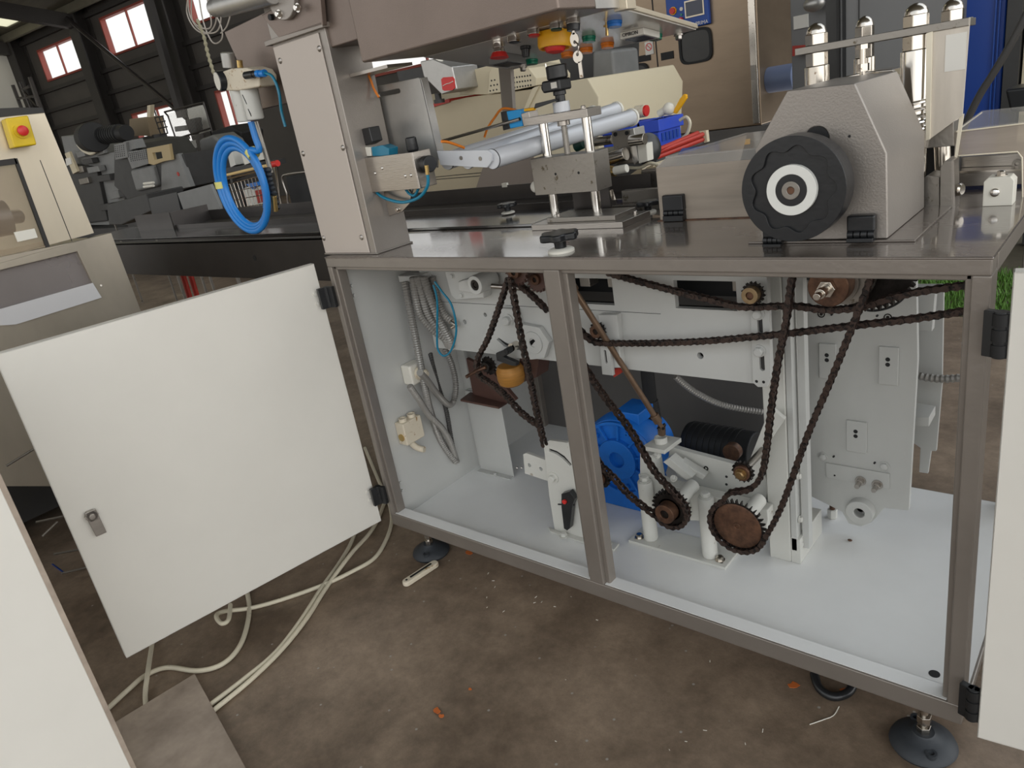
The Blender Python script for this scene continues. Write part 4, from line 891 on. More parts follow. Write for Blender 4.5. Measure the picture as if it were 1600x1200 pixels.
# ---- slotted tray plate and valve bracket beside the column
o = E('slotted_guard', 'grey sheet guard with a long slot, fixed to the right of the column', 'guard', at(640, 200, y=.13))
MB().holed(px([(588, 135), (654, 121), (658, 124), (684, 240), (684, 262), (612, 262)], 0.135), [slot(at(594, 148, y=.135), at(623, 142, y=.135), 0.0045)], YD * 0.003).done('sheet', ALU2, o, bev=0.001)
MB().slab([at(656, 122, y=.135), at(685, 250, y=.135), at(685, 250, y=.135) + Vector((.002, .0, 0)), at(656, 122, y=.135) + Vector((.002, 0, 0))], YD * 0.02).done('folded_edge', ALU2, o)
MB().tube([at(*q, y=.11) for q in [(570, 108), (578, 122), (584, 138), (592, 152)]], 0.0025).done('orange_wire', ORANGE, label='short orange wire between the column and the slotted guard', cat='wire')
MB().slab([(0.162, .06, 1.177), (0.28, .06, 1.177), (0.28, .128, 1.177), (0.162, .128, 1.177)], (0, 0, 0.006)).done('reflective_shelf', STEEL, hb)
o = E('valve_bracket', 'grey bracket plate carrying a solenoid valve and air regulator beside the column', 'bracket', at(605, 270, y=.05))
yy = 0.05
MB().slab(px([(554, 249), (642, 238), (655, 295), (568, 302)], yy), YD * 0.003).slab([at(642, 238, y=yy), at(655, 295, y=yy), at(655, 295, y=yy) + Vector((.003, 0, 0)), at(642, 238, y=yy) + Vector((.003, 0, 0))], YD * 0.05).done('plate', STEEL, o, bev=0.001)
MB().slab(px([(599, 298), (645, 294), (640, 318), (628, 331), (608, 338)], 0.075), YD * 0.004).done('lower_ear', STEEL, o, bev=0.001)
bolts(o, [at(622, 327, y=.075)], (0, -1, 0), 0.005, 0.005, CHROME_W)
for q in ((586, 271), (597, 263), (633, 275), (642, 274)): MB().sph(at(*q, y=yy), 0.0035, (1, .6, 1)).done('screw', CHROME, o)
sv = MB().slab(px([(554, 204), (576, 199), (582, 222), (569, 229), (562, 215), (556, 212)], 0.06), YD * 0.03).done('solenoid', BLACKP, o, bev=0.002, label='black solenoid coil')
MB().slab(px([(580, 230), (597, 227), (608, 232), (608, 244), (582, 244)], 0.058), YD * 0.025).done('valve_body', TEAL, sv, bev=0.001)
MB().slab(px([(569, 230), (579, 230), (580, 244), (570, 244)], 0.058), YD * 0.02).done('valve_base', WHITEP, sv, bev=0.001)
c = at(646, 238, y=.075)
rg = MB().lathe(c, (0, 0, 1), [(0, 0.009), (0.004, 0.012), (0.006, 0.0125), (0.028, 0.0115), (0.030, 0.009)], 14).done('regulator_knob', BLACKP, o, label='ribbed black regulator knob')
MB().cyl(c - Vector((0, 0, 0.03)), c, 0.012, n=20).done('regulator_body', BLACKP, rg)
c = at(668, 256, y=.08); MB().cyl(c + Vector((-0.012, 0, 0)), c + Vector((0.012, -0.004, 0)), 0.0165, n=32).done('pressure_gauge', BLACKP, o, bev=0.002, label='black round gauge seen from behind')
MB().cyl(at(652, 258, y=.07), at(663, 257, y=.07), 0.005).cyl(at(666, 258, y=.06), at(668, 273, y=.06), 0.0045, n=6).done('elbow_fitting', BRASS, o, bev=0.0006)
MB().tube([at(*q, y=.06) for q in [(668, 272), (668, 290), (655, 308), (630, 316), (605, 311), (590, 302), (585, 290)]], 0.0034).done('air_tube', TEAL, label='teal air tube looping under the valve bracket from the brass elbow', cat='tube')
MB().tube([at(*q, y=.07) for q in [(655, 292), (648, 305), (640, 303), (634, 296)]], 0.003).done('air_tube', TEAL, label='short teal air tube stub tucked behind the valve bracket', cat='tube')

# ---- star knobs on the bench
def knob(px_, py_, s, label, y=None):
    c = at(px_, py_, z=T + (0 if y is None else y)); o = E('star_knob', label, 'knob', c)
    MB().lathe(c, (0, 0, 1), [(0, 0.020 * s), (0.003 * s, 0.020 * s), (0.005 * s, 0.017 * s), (0.006 * s, 0.008 * s)], 32).done('washer', WHITEP, o)
    MB().cyl(c + Vector((0, 0, 0.005 * s)), c + Vector((0, 0, 0.020 * s)), 0.0085 * s, r2=0.010 * s, n=20).done('neck', BLACKP, o)
    n = 42; R = []
    for i in range(n): 
        a = 2 * math.pi * i / n; r = (0.0275 + 0.0035 * math.cos(6 * a)) * s; R.append(c + Vector((math.cos(a) * r, math.sin(a) * r, 0.018 * s)))
    MB().slab(R, (0, 0, 0.011 * s)).done('grip', BLACKP, o, bev=0.003 * s, seg=3)
knob(877, 393, 1.2, 'black six-lobed star knob on white washer near the front bench edge')

# ---- conveyor: infeed beam, bed, rails
o = E('infeed_conveyor', 'long dark infeed conveyor beam with polished bed running away to the left', 'conveyor', (-1.0, 0.35, 0.70))
MB().box(-2.3, -0.001, 0.20, 0.206, 0.695, 0.817).box(-2.3, -0.001, 0.20, 0.23, 0.811, 0.817).done('side_beam', DARKST, o, bev=0.001)
MB().box(-2.3, -0.001, 0.66, 0.666, 0.695, 0.817).done('side_beam', DARKST, o, bev=0.001)
MB().box(-2.3, 0.415, 0.262, 0.60, T + 0.001, T + 0.007).done('bed', mat('conveyor_bed', (150, 150, 150), 0.14, metal=0.9, var=0.15, vs=5), o, bev=0.001)
MB().box(-2.2, 0.52, 0.60, 0.603, T + 0.007, T + 0.050).box(-2.2, 0.52, 0.52, 0.60, T + 0.007, T + 0.010).box(-1.9, 0.52, 0.44, 0.443, T + .007, T + .022).done('guide_rail', DARKST, o)
q = at(398, 403, y=.2); MB().cyl(q, q + YD * -0.001, 0.009, n=6).done('slot_hole', BLACKM, o)
for x in (-0.50, 0.05, 0.33): MB().box(x, x + 0.018, 0.598, 0.606, T + 0.045, T + 0.056).done('clip', WHITEP, o)
MB().slab([(0.415, .262, T + .002), (0.47, .31, T + .002), (0.47, .34, T + .002), (0.415, .33, T + .002)], (0, 0, 0.006)).done('end_shoe', STEEL_D, o, bev=0.001)
for q in [(at(285, 440, y=.5).x, .5), (at(297, 440, y=.55).x, .55)]: MB().cyl((q[0], q[1], 0.0), (q[0] + .03, q[1], 0.72), 0.012, n=16).done('leg', REDP, o, label='red leg')
MB().box(-1.95, -1.62, 0.43, 0.434, T + .007, T + 0.075).box(-1.62, -1.617, 0.434, 0.60, T + .007, T + 0.075).done('side_guide', DARKST, o)
knob(250, 345, 1.0, 'black knob with white washer far left on the conveyor bed', y=.01)
knob(794, 333, 0.85, 'dark knob on pale washer behind the roller end, on the conveyor bed', y=.01)
o = E('rear_rail', 'low steel guide rail on the bench between clamp posts and clear cover', 'rail', (0.62, 0.45, T))
MB().box(0.50, 0.95, 0.50, 0.52, T, T + 0.028).box(0.48, 0.95, 0.63, 0.65, T, T + 0.055).box(0.5, 0.95, 0.40, 0.405, T, T + 0.012).done('rail_bar', STEEL_D, o, bev=0.001)
knob(1013, 332, 0.85, 'small black knob on white washer left of the clear cover', y=.0)

# ---- adjustable clamp unit with two guide posts
o = E('clamp_unit', 'steel clamp unit with two bright guide posts, middle block and threaded spindle', 'clamp unit', (0.56, 0.27, T))
MB().box(0.445, 0.672, 0.222, 0.330, T, T + 0.012).done('base_plate', STEEL, o, bev=0.001)
MB().box(0.475, 0.645, 0.240, 0.320, T + 0.012, T + 0.022).done('upper_base', STEEL_D, o, bev=0.001)
ya = 0.272
def colp(q0, q1): a, b = at(*q0, y=ya), at(*q1, y=ya); return (a.x + b.x) / 2
xa, xb = at(868, 335, y=ya).x, at(937, 332, y=ya).x
xa2, xb2 = at(850, 200, y=ya).x, at(912, 180, y=ya).x
xa, xb = (xa + xa2) / 2, (xb + xb2) / 2
ztp = at(880, 178, y=ya).z
for x in (xa, xb): MB().cyl((x, ya, T + 0.02), (x, ya, ztp), 0.0095, n=28).done('guide_post', CHROME, o)
pb, qb = at(838, 262, y=0.245), at(945, 297, y=0.245)
MB().box(xa - 0.026, xb + 0.024, 0.245, 0.30, at(890, 302, y=.245).z, at(890, 242, y=.245).z).done('middle_block', STEEL_D, o, bev=0.001)
for q in ((868, 272), (904, 270)): MB().cyl(at(*q, y=.2448), at(*q, y=.2448) + YD * .0006, 0.0028, n=14).done('hole_mark', BLACKM, o)
MB().box(xa - 0.030, xb + 0.020, 0.248, 0.298, ztp - 0.012, ztp + 0.004).done('top_plate', STEEL, o, bev=0.001)
xm = (xa + xb) / 2 - 0.002
m_ = MB().cyl((xm, ya, at(890, 245, y=ya).z), (xm, ya, ztp), 0.0055, n=16)
z_ = at(890, 245, y=ya).z
while z_ < ztp - 0.02: m_.cyl((xm, ya, z_), (xm, ya, z_ + 0.0016), 0.0068, n=16); z_ += 0.0034
m_.done('spindle', STEEL_D, o)
MB().cyl((xm, ya, ztp - 0.022), (xm, ya, ztp - 0.012), 0.013, n=24).done('thrust_collar', STEEL, o, bev=0.001)
MB().cyl((xm, ya, ztp + 0.004), (xm, ya, ztp + 0.024), 0.017, n=32).done('collar', ALU, o, bev=0.001)
MB().cyl((xm, ya, ztp + 0.024), (xm, ya, ztp + 0.040), 0.010, n=20).cyl((xm, ya, ztp + 0.036), (xm, ya, ztp + 0.044), 0.013, n=20).done('spindle_neck', BLACKP, o, bev=0.001)
ix = xm - 0.004
ind = MB().box(ix - 0.022, ix + 0.022, ya - 0.022, ya + 0.02, ztp + 0.044, ztp + 0.066).cyl((ix - 0.034, ya, ztp + 0.055), (ix - 0.022, ya, ztp + 0.055), 0.010).done('position_indicator', BLACKP, o, bev=0.004, seg=3, label='black position indicator')
MB().box(ix + 0.002, ix + 0.016, ya - 0.0228, ya - 0.021, ztp + 0.050, ztp + 0.061).done('counter_window', LABELW, ind)
MB().cyl((xm, ya, ztp + 0.066), (xm, ya, ztp + 0.092), 0.021, n=30).done('knob', BLACKP, o, bev=0.003)
MB().cyl((ix - 0.02, ya, ztp + 0.066), (ix - 0.021, ya, ztp + 0.098), 0.0015, n=8).done('pin', CHROME, ind)
bolts(o, [(xa + 0.02, 0.255, T + 0.022), (xb - 0.02, 0.30, T + 0.022), (xb + .003, 0.262, ztp + 0.004), (0.655, 0.30, T + .012)], (0, 0, 1), 0.0045, 0.005, STEEL)
MB().sph(at(837, 292, y=.28), 0.0125, (1, .8, 1)).done('white_ball_grip', WHITEP, o)
MB().box(0.48, 0.575, 0.335, 0.34, T + 0.0, T + 0.07).done('back_plate', DARKST, o)
# small metal tag right of the unit
MB().slab(px([(951, 298), (957, 296), (962, 312), (956, 313)], 0.30), YD * 0.002).done('gap_gauge', CHROME, label='small bright sheet clip hanging beside the right guide post', cat='clip')
# photo sensor and arm
o = E('photo_sensor', 'small bright blue photoelectric sensor with black end on a bracket above the rollers', 'sensor', at(800, 190, y=.27))
MB().slab(px([(791, 174), (813, 171), (817, 197), (797, 201)], 0.26), YD * 0.03).done('body', mat('sensor_blue', (30, 150, 216), 0.4), o, bev=0.0015)
MB().slab(px([(782, 175), (791, 174), (797, 201), (786, 204)], 0.26), YD * 0.03).done('end_cap', BLACKP, o, bev=0.001)
MB().slab(px([(814, 178), (826, 174), (830, 195), (818, 198)], 0.255), YD * 0.03).done('clamp', STEEL, o, bev=0.001)
a, b = at(678, 224, y=.255), at(812, 186, y=.255)
MB().cyl(a, b, 0.0035, n=10).done('arm', STEEL, o)
MB().tube([at(*q, y=.29) for q in [(806, 172), (785, 170), (772, 185), (762, 200), (757, 214)]], 0.0026).done('sensor_cable', ORANGE, label='thin orange cable curving from the blue sensor down over the rollers', cat='cable')
MB().tube([at(*q, x=.335) for q in [(690, 221), (700, 222), (715, 227), (725, 231)]], 0.0028).done('sensor_cable', ORANGE, label='short orange cable end at the left of the rollers', cat='cable')
MB().cyl(at(820, 172, y=.25), at(836, 170, y=.25), 0.003).done('yellow_connector', YELLOW, label='small yellow cable connector between blue sensor and clamp top plate', cat='connector')
MB().slab(px([(836, 162), (868, 154), (868, 158), (840, 168), (834, 170)], .24), YD * .008).done('lever_arm', BLACKP, label='thin black lever lying on the clamp top plate left of the collar', cat='lever', bev=0.001)

# ---- guide rollers running across the machine
def roller(a, q1, x, r, label):
    b = at(*q1, x=x); d = (b - a).normalized()
    o = E('guide_roller', label, 'roller', a)
    o['group'] = 'guide rollers above the conveyor'
    MB().cyl(a, b, r, n=36).done('tube', ALU, o, bev=0.001)
    MB().cyl(b, b + d * 0.008, r * 1.12, n=36).done('end_cap', WHITEP, o, bev=0.001)
    MB().cyl(a + d * .002, a + d * 0.004, r * 1.03, n=36).done('end_ring', BLACKM, o)
    return a, b
a_ = at(768, 249, x=0.45)
ra, rb = roller(a_, (985, 184), 0.45, 0.019, 'front white guide roller with full length in view, behind the guide posts')
roller(a_ + Vector((-0.068, 0, 0.004)), (962, 172), 0.38, 0.018, 'middle white guide roller, partly covered by the front roller')
roller(a_ + Vector((-0.135, 0.01, 0.006)), (925, 178), 0.31, 0.018, 'rear white guide roller beginning behind the slotted guard')
y_ = ra.y - 0.006
MB().slab([at(*q, y=y_) for q in [(682, 236), (762, 235), (768, 241), (768, 252), (761, 262), (735, 261), (688, 258)]], YD * 0.006).done('roller_bracket', ALU, label='flat aluminium end plate holding the left roller ends', cat='bracket', bev=0.001)
for q in ((720, 247), (750, 248)):
    c = at(*q, y=y_ - .001); MB().cyl(c, c + YD * .001, 0.0042, n=20).done('end_screw', STEEL_D, label=('left' if q[0] < 740 else 'right') + ' countersunk screw in the roller end plate', cat='screw')

# ---- mechanism behind the clamp unit
o = E('shaft_support', 'dull steel bearing block with crossing shafts and black handwheel behind the clamp', 'shaft support', at(970, 250, y=.6))
MB().slab(px([(955, 206), (985, 202), (990, 255), (962, 258)], 0.60), YD * 0.02).done('block', STEEL_D, o, bev=0.002)
MB().slab(px([(982, 202), (990, 200), (998, 252), (990, 258)], 0.60), YD * 0.05).done('side_block', ALU2, o, bev=0.002)
MB().cyl(at(905, 225, y=.62), at(958, 218, y=.62), 0.011).cyl(at(985, 220, y=.58), at(1008, 217, y=.58), 0.013).cyl(at(940, 252, y=.58), at(978, 240, y=.58), 0.016).done('shaft', CHROME_W, o, bev=0.001)
for q in ((961, 210), (979, 208)): MB().cyl(at(*q, y=.598), at(*q, y=.598) + YD * .002, 0.005, n=16).done('hole_mark', BLACKM, o)
c = at(1012, 232, y=.64); MB().lathe(c, (0.9, -0.4, 0.1), [(-0.012, 0.03), (-0.01, 0.036), (0.006, 0.036), (0.012, 0.028), (0.014, 0.01)], 36).done('handwheel', BLACKP, o, label='black handwheel')
MB().slab(px([(995, 225), (1010, 224), (1012, 252), (998, 256)], 0.60), YD * 0.03).done('plastic_cam', WHITEP, o, bev=0.002)
MB().cyl(at(960, 267, y=.55), at(980, 263, y=.55), 0.010).done('plastic_roller', WHITEP, o, bev=0.002)
MB().cyl(at(925, 262, y=.56), at(962, 268, y=.56), 0.012).done('nozzle', BRASS, o)
MB().cyl(at(900, 230, y=.6), at(912, 224, y=.6), 0.012).done('green_fitting', GREEN, o)
MB().tube([at(*q, y=.62) for q in [(980, 262), (1000, 262), (1015, 255), (1030, 258)]], 0.004).done('link_rod', CREAM, o)

# ---- clear cover, hinges
def hinge_block(a, b, y, label, th=0.014):
    p_, q_ = at(*a, y=y), at(*b, y=y); o = E('cover_hinge', label, 'hinge', ((p_.x + q_.x) / 2, y, q_.z))
    zm = p_.z + (q_.z - p_.z) * 0.62
    MB().box(p_.x, q_.x, y, y + th, zm, p_.z).done('leaf', BLACKP, o, bev=0.003)
    w_ = (q_.x - p_.x)
    for k in range(4): MB().cyl((p_.x + w_ * (k + .08) / 4, y + th * .4, zm - 0.004), (p_.x + w_ * (k + .92) / 4, y + th * .4, zm - 0.004), 0.0065, n=18).done('knuckle', BLACKP, o)
    MB().box(p_.x + .001, q_.x - .001, y - 0.004, y + th, q_.z, zm - 0.008).done('leaf', BLACKP, o, bev=0.001)
    return o
o = E('clear_cover', 'cloudy clear plastic cover standing on the bench left of the handwheel', 'cover', (0.87, 0.42, T))
zc = at(1026, 262, y=0.282).z
x0 = 0.722; x1 = 1.12
MB().box(x0, x1, 0.280, 0.283, T + 0.001, zc).done('front_sheet', ACRYL, o, bev=0.001)
MB().slab([(x0, 0.281, zc), (x0 + 0.012, 0.30, zc + 0.014), (x1, 0.30, zc + 0.014), (x1, 0.281, zc)], (0, 0.002, 0.001)).slab([(x0 + 0.012, 0.30, zc + 0.014), (x0 + 0.05, 0.58, zc + 0.016), (x1, 0.58, zc + 0.016), (x1, 0.30, zc + 0.014)], (0, 0, 0.003)).done('top_sheet', ACRYL3, o)
MB().slab([(x0, 0.283, T), (x0 + 0.004, 0.60, T), (x0 + 0.05, 0.58, zc + 0.014), (x0 + 0.012, 0.30, zc + 0.013), (x0, 0.283, zc)], (0.0025, 0, 0)).done('end_sheet', ACRYL, o)
q = at(1130, 285, y=.2795)
MB().box(x0 - 0.003, 1.0, 0.274, 0.290, T + 0.0, T + 0.0015).done('sill', RUST, o)
zs = T + 0.06
MB().slab([at(1060, 243, z=zs), at(1122, 236, z=zs), at(1124, 228, z=zs), at(1066, 234, z=zs)], (0, 0, 0.004)).done('blue_label', PANELB, o)
MB().slab([at(1076, 240, z=zs + .005), at(1118, 236, z=zs + .005), at(1119, 233, z=zs + .005), at(1078, 237, z=zs + .005)], (0, 0, 0.001)).done('label_bar', LABELW, o)
MB().slab([at(1150, 228, z=zs), at(1172, 225, z=zs), at(1172, 219, z=zs), at(1160, 221, z=zs)], (0, 0, 0.004)).done('yellow_mark', YELLOW, o)
hinge_block((1033, 306), (1069, 345), 0.268, 'black plastic hinge at the foot of the clear cover')

# ---- gear case with handwheel
o = E('gear_case', 'hammered grey sheet gear case with chamfered top and round hole, on the bench', 'gear case', (1.09, 0.19, T))
gx = [(1.0045, T + .004), (1.1805, T + .004), (1.1775, 0.932), (1.138, 1.024), (1.050, 1.027), (1.001, 0.953)]
hc = at(1276, 217, y=.083)
MB().holed([(a, 0.083, b) for a, b in gx], [circ(hc, 0.0165, 28)], YD * 0.003).slab([(a, 0.086, b) for a, b in gx], YD * 0.2).done('casing', HAMMER_S, o, bev=0.0025)
MB().cyl(hc + YD * 0.0008, hc + YD * 0.0025, 0.0162, n=28).done('hole', BLACKM, o)
MB().box(0.985, 1.216, 0.078, 0.335, T, T + 0.0035).done('foot_flange', TOPM, o, bev=0.001)
q = at(1327, 213, y=.082); MB().cyl(q, q + YD * .002, .0018, n=10).done('rivet', BLACKM, o)
wc_ = at(1237, 297, y=0.025); R_ = 0.0712
wh = E('handwheel', 'large black handwheel with white ring on the front of the gear case', 'handwheel', wc_)
# rim with a scalloped recess: outer disc ring + recessed web
rec = [wc_ + Vector(((0.055 + 0.0042 * math.cos(9 * t)) * math.cos(t), 0, (0.055 + 0.0042 * math.cos(9 * t)) * math.sin(t))) for t in [i * 2 * math.pi / 96 for i in range(96)]]
MB().holed(circ(wc_, R_, 80), [rec], YD * 0.034).done('rim', BLACKP, wh, bev=0.002)
MB().cyl(wc_ + YD * 0.0045, wc_ + YD * 0.032, 0.062, n=64).done('web', BLACKP, wh)
MB().cyl(wc_ - YD * 0.003, wc_ + YD * 0.006, 0.0340, bore=0.0215, n=56).done('white_ring', mat('ring_white', (228, 228, 222), 0.45), wh, bev=0.0005)
MB().cyl(wc_ - YD * 0.003, wc_ + YD * 0.006, 0.0213, n=48).done('hub', BLACKP, wh, bev=0.0005)
MB().cyl(wc_ - YD * 0.0045, wc_ + YD * 0.002, 0.0125, bore=0.005, n=36).done('washer', STEEL_D, wh, bev=0.0008)
MB().cyl(wc_ - YD * 0.0035, wc_ + YD * 0.002, 0.0055, n=6).done('centre_screw', RUST, wh)
MB().cyl(wc_ + YD * 0.03, wc_ + YD * 0.083, 0.016, n=28).done('shaft', STEEL_D, wh)
hinge_block((1322, 338), (1366, 378), 0.068, 'black plastic hinge at the foot of the gear case beside the handwheel')
hinge_block((1190, 350), (1222, 386), 0.068, 'black plastic hinge mostly hidden behind the handwheel')

# ---- dome-nut pillars and bridge bars
def dome(c, r, label, pillar=0.0, spring=False, group='dome nuts on the bridge bars'):
    c = Vector(c); o = E('dome_nut_pillar', label, 'pillar', (c.x, c.y, T)); o['group'] = group
    MB().cyl(c + Vector((0, 0, 0.006)), c + Vector((0, 0, 0.023)), r, n=6).done('hex_nut', CHROME_W, o, bev=0.0012)
    MB().lathe(c + Vector((0, 0, 0.023)), (0, 0, 1), [(0, r * 0.88), (0.004, r * 0.86), (0.009, r * 0.74), (0.013, r * 0.5), (0.0155, r * 0.2), (0.016, 0.001)], 28).done('dome', CHROME_W, o)
    MB().cyl(c - Vector((0, 0, 0.026)), c - Vector((0, 0, 0.005)), r, n=6).done('lower_nut', CHROME_W, o, bev=0.0012)
    MB().cyl((c.x, c.y, T), c - Vector((0, 0, 0.026)), r * 1.08, n=32).done('pillar', CHROME_W if not spring else CHROME, o, bev=0.001)
    if spring:
        z0 = T + 0.11; pts = [(c.x + math.cos(t) * r * 1.25, c.y + math.sin(t) * r * 1.25, z0 + t / (2 * math.pi) * 0.010) for t in [i * math.pi / 8 for i in range(int(16 * 5))]]
        MB().tube(pts, 0.0032, n=8, sm=0).done('coil_spring', CHROME, o)
    return o
yf, yr = 0.335, 0.445
zb1 = at(1275, 80, y=yf).z
P1, P3 = at(1276, 80, y=yf), at(1431, 45, y=yf)
P2, P4 = at(1351, 66, y=yr), at(1488, 38, y=yr)
zf = (P1.z + P3.z) / 2; zr = (P2.z + P4.z) / 2
dome((P1.x, yf, zf), 0.0175, 'chrome dome nut pillar at the left end of the bridge bar')
dome((P3.x, yf, zf), 0.0185, 'chrome dome nut pillar with coil spring, tallest of the front pair', spring=True)
dome((P2.x, yr, zr), 0.0155, 'thinner chrome dome nut pillar behind the middle of the bridge bar')
dome((P4.x, yr, zr), 0.0170, 'chrome dome nut pillar behind the hanging clear plate, at the far right')
MB().box(P1.x - 0.030, P3.x + 0.072, yf - 0.015, yf + 0.015, zf - 0.005, zf + 0.006).done('bridge_bar', STEEL_D, label='flat steel bar bridging the two front dome nut pillars', cat='bar', bev=0.001)
MB().box(P2.x - 0.030, P4.x + 0.03, yr - 0.013, yr + 0.013, zr - 0.005, zr + 0.006).done('bridge_bar', STEEL_D, label='second steel bar behind, joining the rear dome nut pillars', cat='bar', bev=0.001)
c = at(1348, 108, y=yf)
MB().cyl((c.x, yf + .0, c.z - .02), (c.x, yf, zf - .004), 0.0045, n=16).cyl((c.x, yf, c.z - 0.003), (c.x, yf, c.z + 0.008), 0.010, n=6).cyl((c.x, yf, zf - .012), (c.x, yf, zf - .005), 0.010, n=6).done('adjusting_screw', CHROME_W, label='threaded adjusting screw with nuts under the middle of the bridge bar', cat='screw')
MB().slab(px([(1262, 135), (1350, 112), (1395, 108), (1430, 140), (1440, 330), (1262, 330)], 0.37), YD * 0.06).done('press_block', CHROME_W, label='shiny steel press block standing behind the gear case', cat='block', bev=0.002)
# hanging L plate at the right end
o = E('hanging_guard', 'cloudy plastic angle guard hanging from the right end of the bridge bar', 'guard', at(1480, 200, y=.32))
MB().slab(px([(1456, 50), (1516, 27), (1504, 180), (1452, 218)], 0.322), YD * 0.003).done('wide_face', ACRYL2, o, bev=0.0006)
MB().slab(px([(1447, 52), (1457, 49), (1453, 218), (1446, 220)], 0.318), YD * 0.004).done('edge_face', ACRYL_E, o, bev=0.0006)
MB().slab(px([(1499, 180), (1506, 178), (1496, 243), (1490, 260)], 0.33), YD * 0.004).done('lower_tail', ACRYL_E, o)
q = at(1478, 55, y=.3215); q2 = at(1508, 108, y=.3215)
MB().box(q.x, q2.x, 0.3212, 0.322, q2.z, q.z).done('paper_label', LABELW, o, label='blank paper label')
# dark steel blocks below it
o = E('side_frame_block', 'worn steel blocks and lever with hexagon bolt right of the gear case', 'block', at(1465, 325, y=.30))
MB().slab(px([(1446, 222), (1490, 190), (1490, 228), (1446, 232)], 0.34), YD * 0.06).done('upper_block', STEEL_D, o, bev=0.001)
MB().slab(px([(1441, 280), (1450, 274), (1468, 277), (1468, 326), (1441, 328)], 0.305), YD * 0.05).done('lower_block', STEEL_D, o, bev=0.001)
MB().slab(px([(1469, 262), (1476, 252), (1487, 251), (1489, 326), (1468, 328)], 0.298), YD * 0.05).done('lever_plate', STEEL_D, o, bev=0.001)
MB().slab([at(1487, 251, y=.298), at(1489, 326, y=.298), at(1489, 326, y=.298) + Vector((.003, 0, 0)), at(1487, 251, y=.298) + Vector((.003, 0, 0))], YD * 0.03).done('edge_face', STEEL, o)
c = at(1486, 296, y=.315); bolts(o, [c], (1, -0.35, 0), 0.010, 0.014, CHROME_W)
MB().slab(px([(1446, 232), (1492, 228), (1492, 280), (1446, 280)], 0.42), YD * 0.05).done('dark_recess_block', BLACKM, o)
MB().cyl(at(1472, 228, y=.38), at(1474, 285, y=.38), 0.012).done('shaft', CHROME_W, o)
# white plastic block
c = at(1558, 322, z=T)
o = E('plastic_stop', 'white plastic stop block with bolt on top at the right end of the bench', 'block', c)
MB().slab([c + Vector((-0.019, 0, 0)), c + Vector((0.019, 0, 0)), c + Vector((0.019, 0, 0.036)), c + Vector((0.014, 0, 0.042)), c + Vector((-0.014, 0, 0.042)), c + Vector((-0.019, 0, 0.036))], YD * 0.03).done('block', WHITEP, o, bev=0.0012)
MB().sph(c + Vector((-0.004, -0.001, 0.020)), 0.0065, (1, .5, 1)).done('round_screw', CHROME, o)
bolts(o, [c + Vector((0.001, 0.012, 0.042))], (0, 0, 1), 0.006, 0.006, CHROME_W)
# right acrylic guard with steel rails behind it
o = E('outfeed_guard', 'clear plastic outfeed guard with rounded cut-out at the right edge of the bench', 'guard', at(1560, 250, y=.36))
yy = 0.36
MB().slab(px([(1493, 206), (1640, 188), (1640, 330), (1598, 330), (1597, 246), (1590, 237), (1491, 244)], yy), YD * 0.003).done('front_sheet', ACRYL, o)
a, b, c_, d_ = at(1493, 206, y=yy), at(1640, 188, y=yy), at(1640, 165, y=.5), at(1534, 176, y=.5)
MB().slab([a, b, c_, d_], (0, 0, 0.003)).done('top_sheet', ACRYL3, o)
MB().tube([at(*q, y=yy - .001) for q in [(1493, 206), (1640, 188)]], 0.0012, n=6, sm=0).tube([at(*q, y=yy - .001) for q in [(1491, 244), (1590, 237), (1597, 246), (1598, 330)]], 0.0012, n=6, sm=0).tube([at(1493, 206, y=yy), at(1534, 176, y=.5)], 0.0012, n=6, sm=0).done('bright_edge', ACRYL_E, o)
o = E('outfeed_rail', 'horizontal steel outfeed rail behind the plastic guard at the right', 'rail', at(1545, 275, y=.46))
MB().slab(px([(1491, 246), (1650, 236), (1650, 262), (1491, 268)], 0.47), YD * 0.02).slab(px([(1490, 270), (1650, 264), (1650, 286), (1490, 292)], 0.44), YD * 0.02).done('rail_bar', STEEL, o, bev=0.001)
MB().slab(px([(1490, 268), (1650, 262), (1650, 265), (1490, 271)], 0.435), YD * 0.03).done('rail_edge', CHROME_W, o)
q = at(1589, 256, y=.468); MB().cyl(q, q - YD * .003, 0.007, bore=0.003, n=20).done('socket_screw', STEEL_D, o)
MB().box(1.06, 1.40, 0.50, 0.53, T + .002, T + 0.02).done('blue_strip', NAVY, label='blue strip low behind the white stop block', cat='strip')

# ---- air preparation unit, hose coil
ya = 0.085
o = E('air_service_unit', 'grubby white air filter regulator with round pressure gauge, left of the column', 'air regulator', at(375, 195, y=ya))
def pc(q): return at(*q, y=ya)
s_ = pm(pc((380, 130)))
MB().cyl(pc((359, 106)), pc((355, 82)), 10.5 * s_, n=20).done('adjust_cap', ALU2, o, bev=0.002, label='ribbed grey cap')
MB().slab(px([(346, 112), (360, 107), (384, 106), (398, 110), (405, 120), (405, 136), (372, 142), (352, 142)], ya - .025), YD * 0.05).done('body', OLDPLASTIC, o, bev=0.004)
MB().cyl(pc((371, 134)), pc((384, 190)), 14 * s_, r2=13 * s_, n=24).done('filter_bowl', WHITE_OLD, o, bev=0.004)
MB().cyl(pc((387, 132)), pc((400, 187)), 14.5 * s_, r2=13 * s_, n=24).done('filter_bowl', WHITE_OLD, o, bev=0.004)
for q0, q1 in (((378, 148), (385, 163)), ((387, 170), (392, 182))): MB().slab([at(q0[0], q0[1], y=ya - .05), at(q0[0] + 4, q0[1] + 8, y=ya - .05), at(q1[0], q1[1], y=ya - .05)], YD * .002).done('vent_slot', BLACKM, o)
MB().cyl(pc((376, 110)), pc((374, 94)), 0.007, n=16).done('drain_valve', BRASS, o)
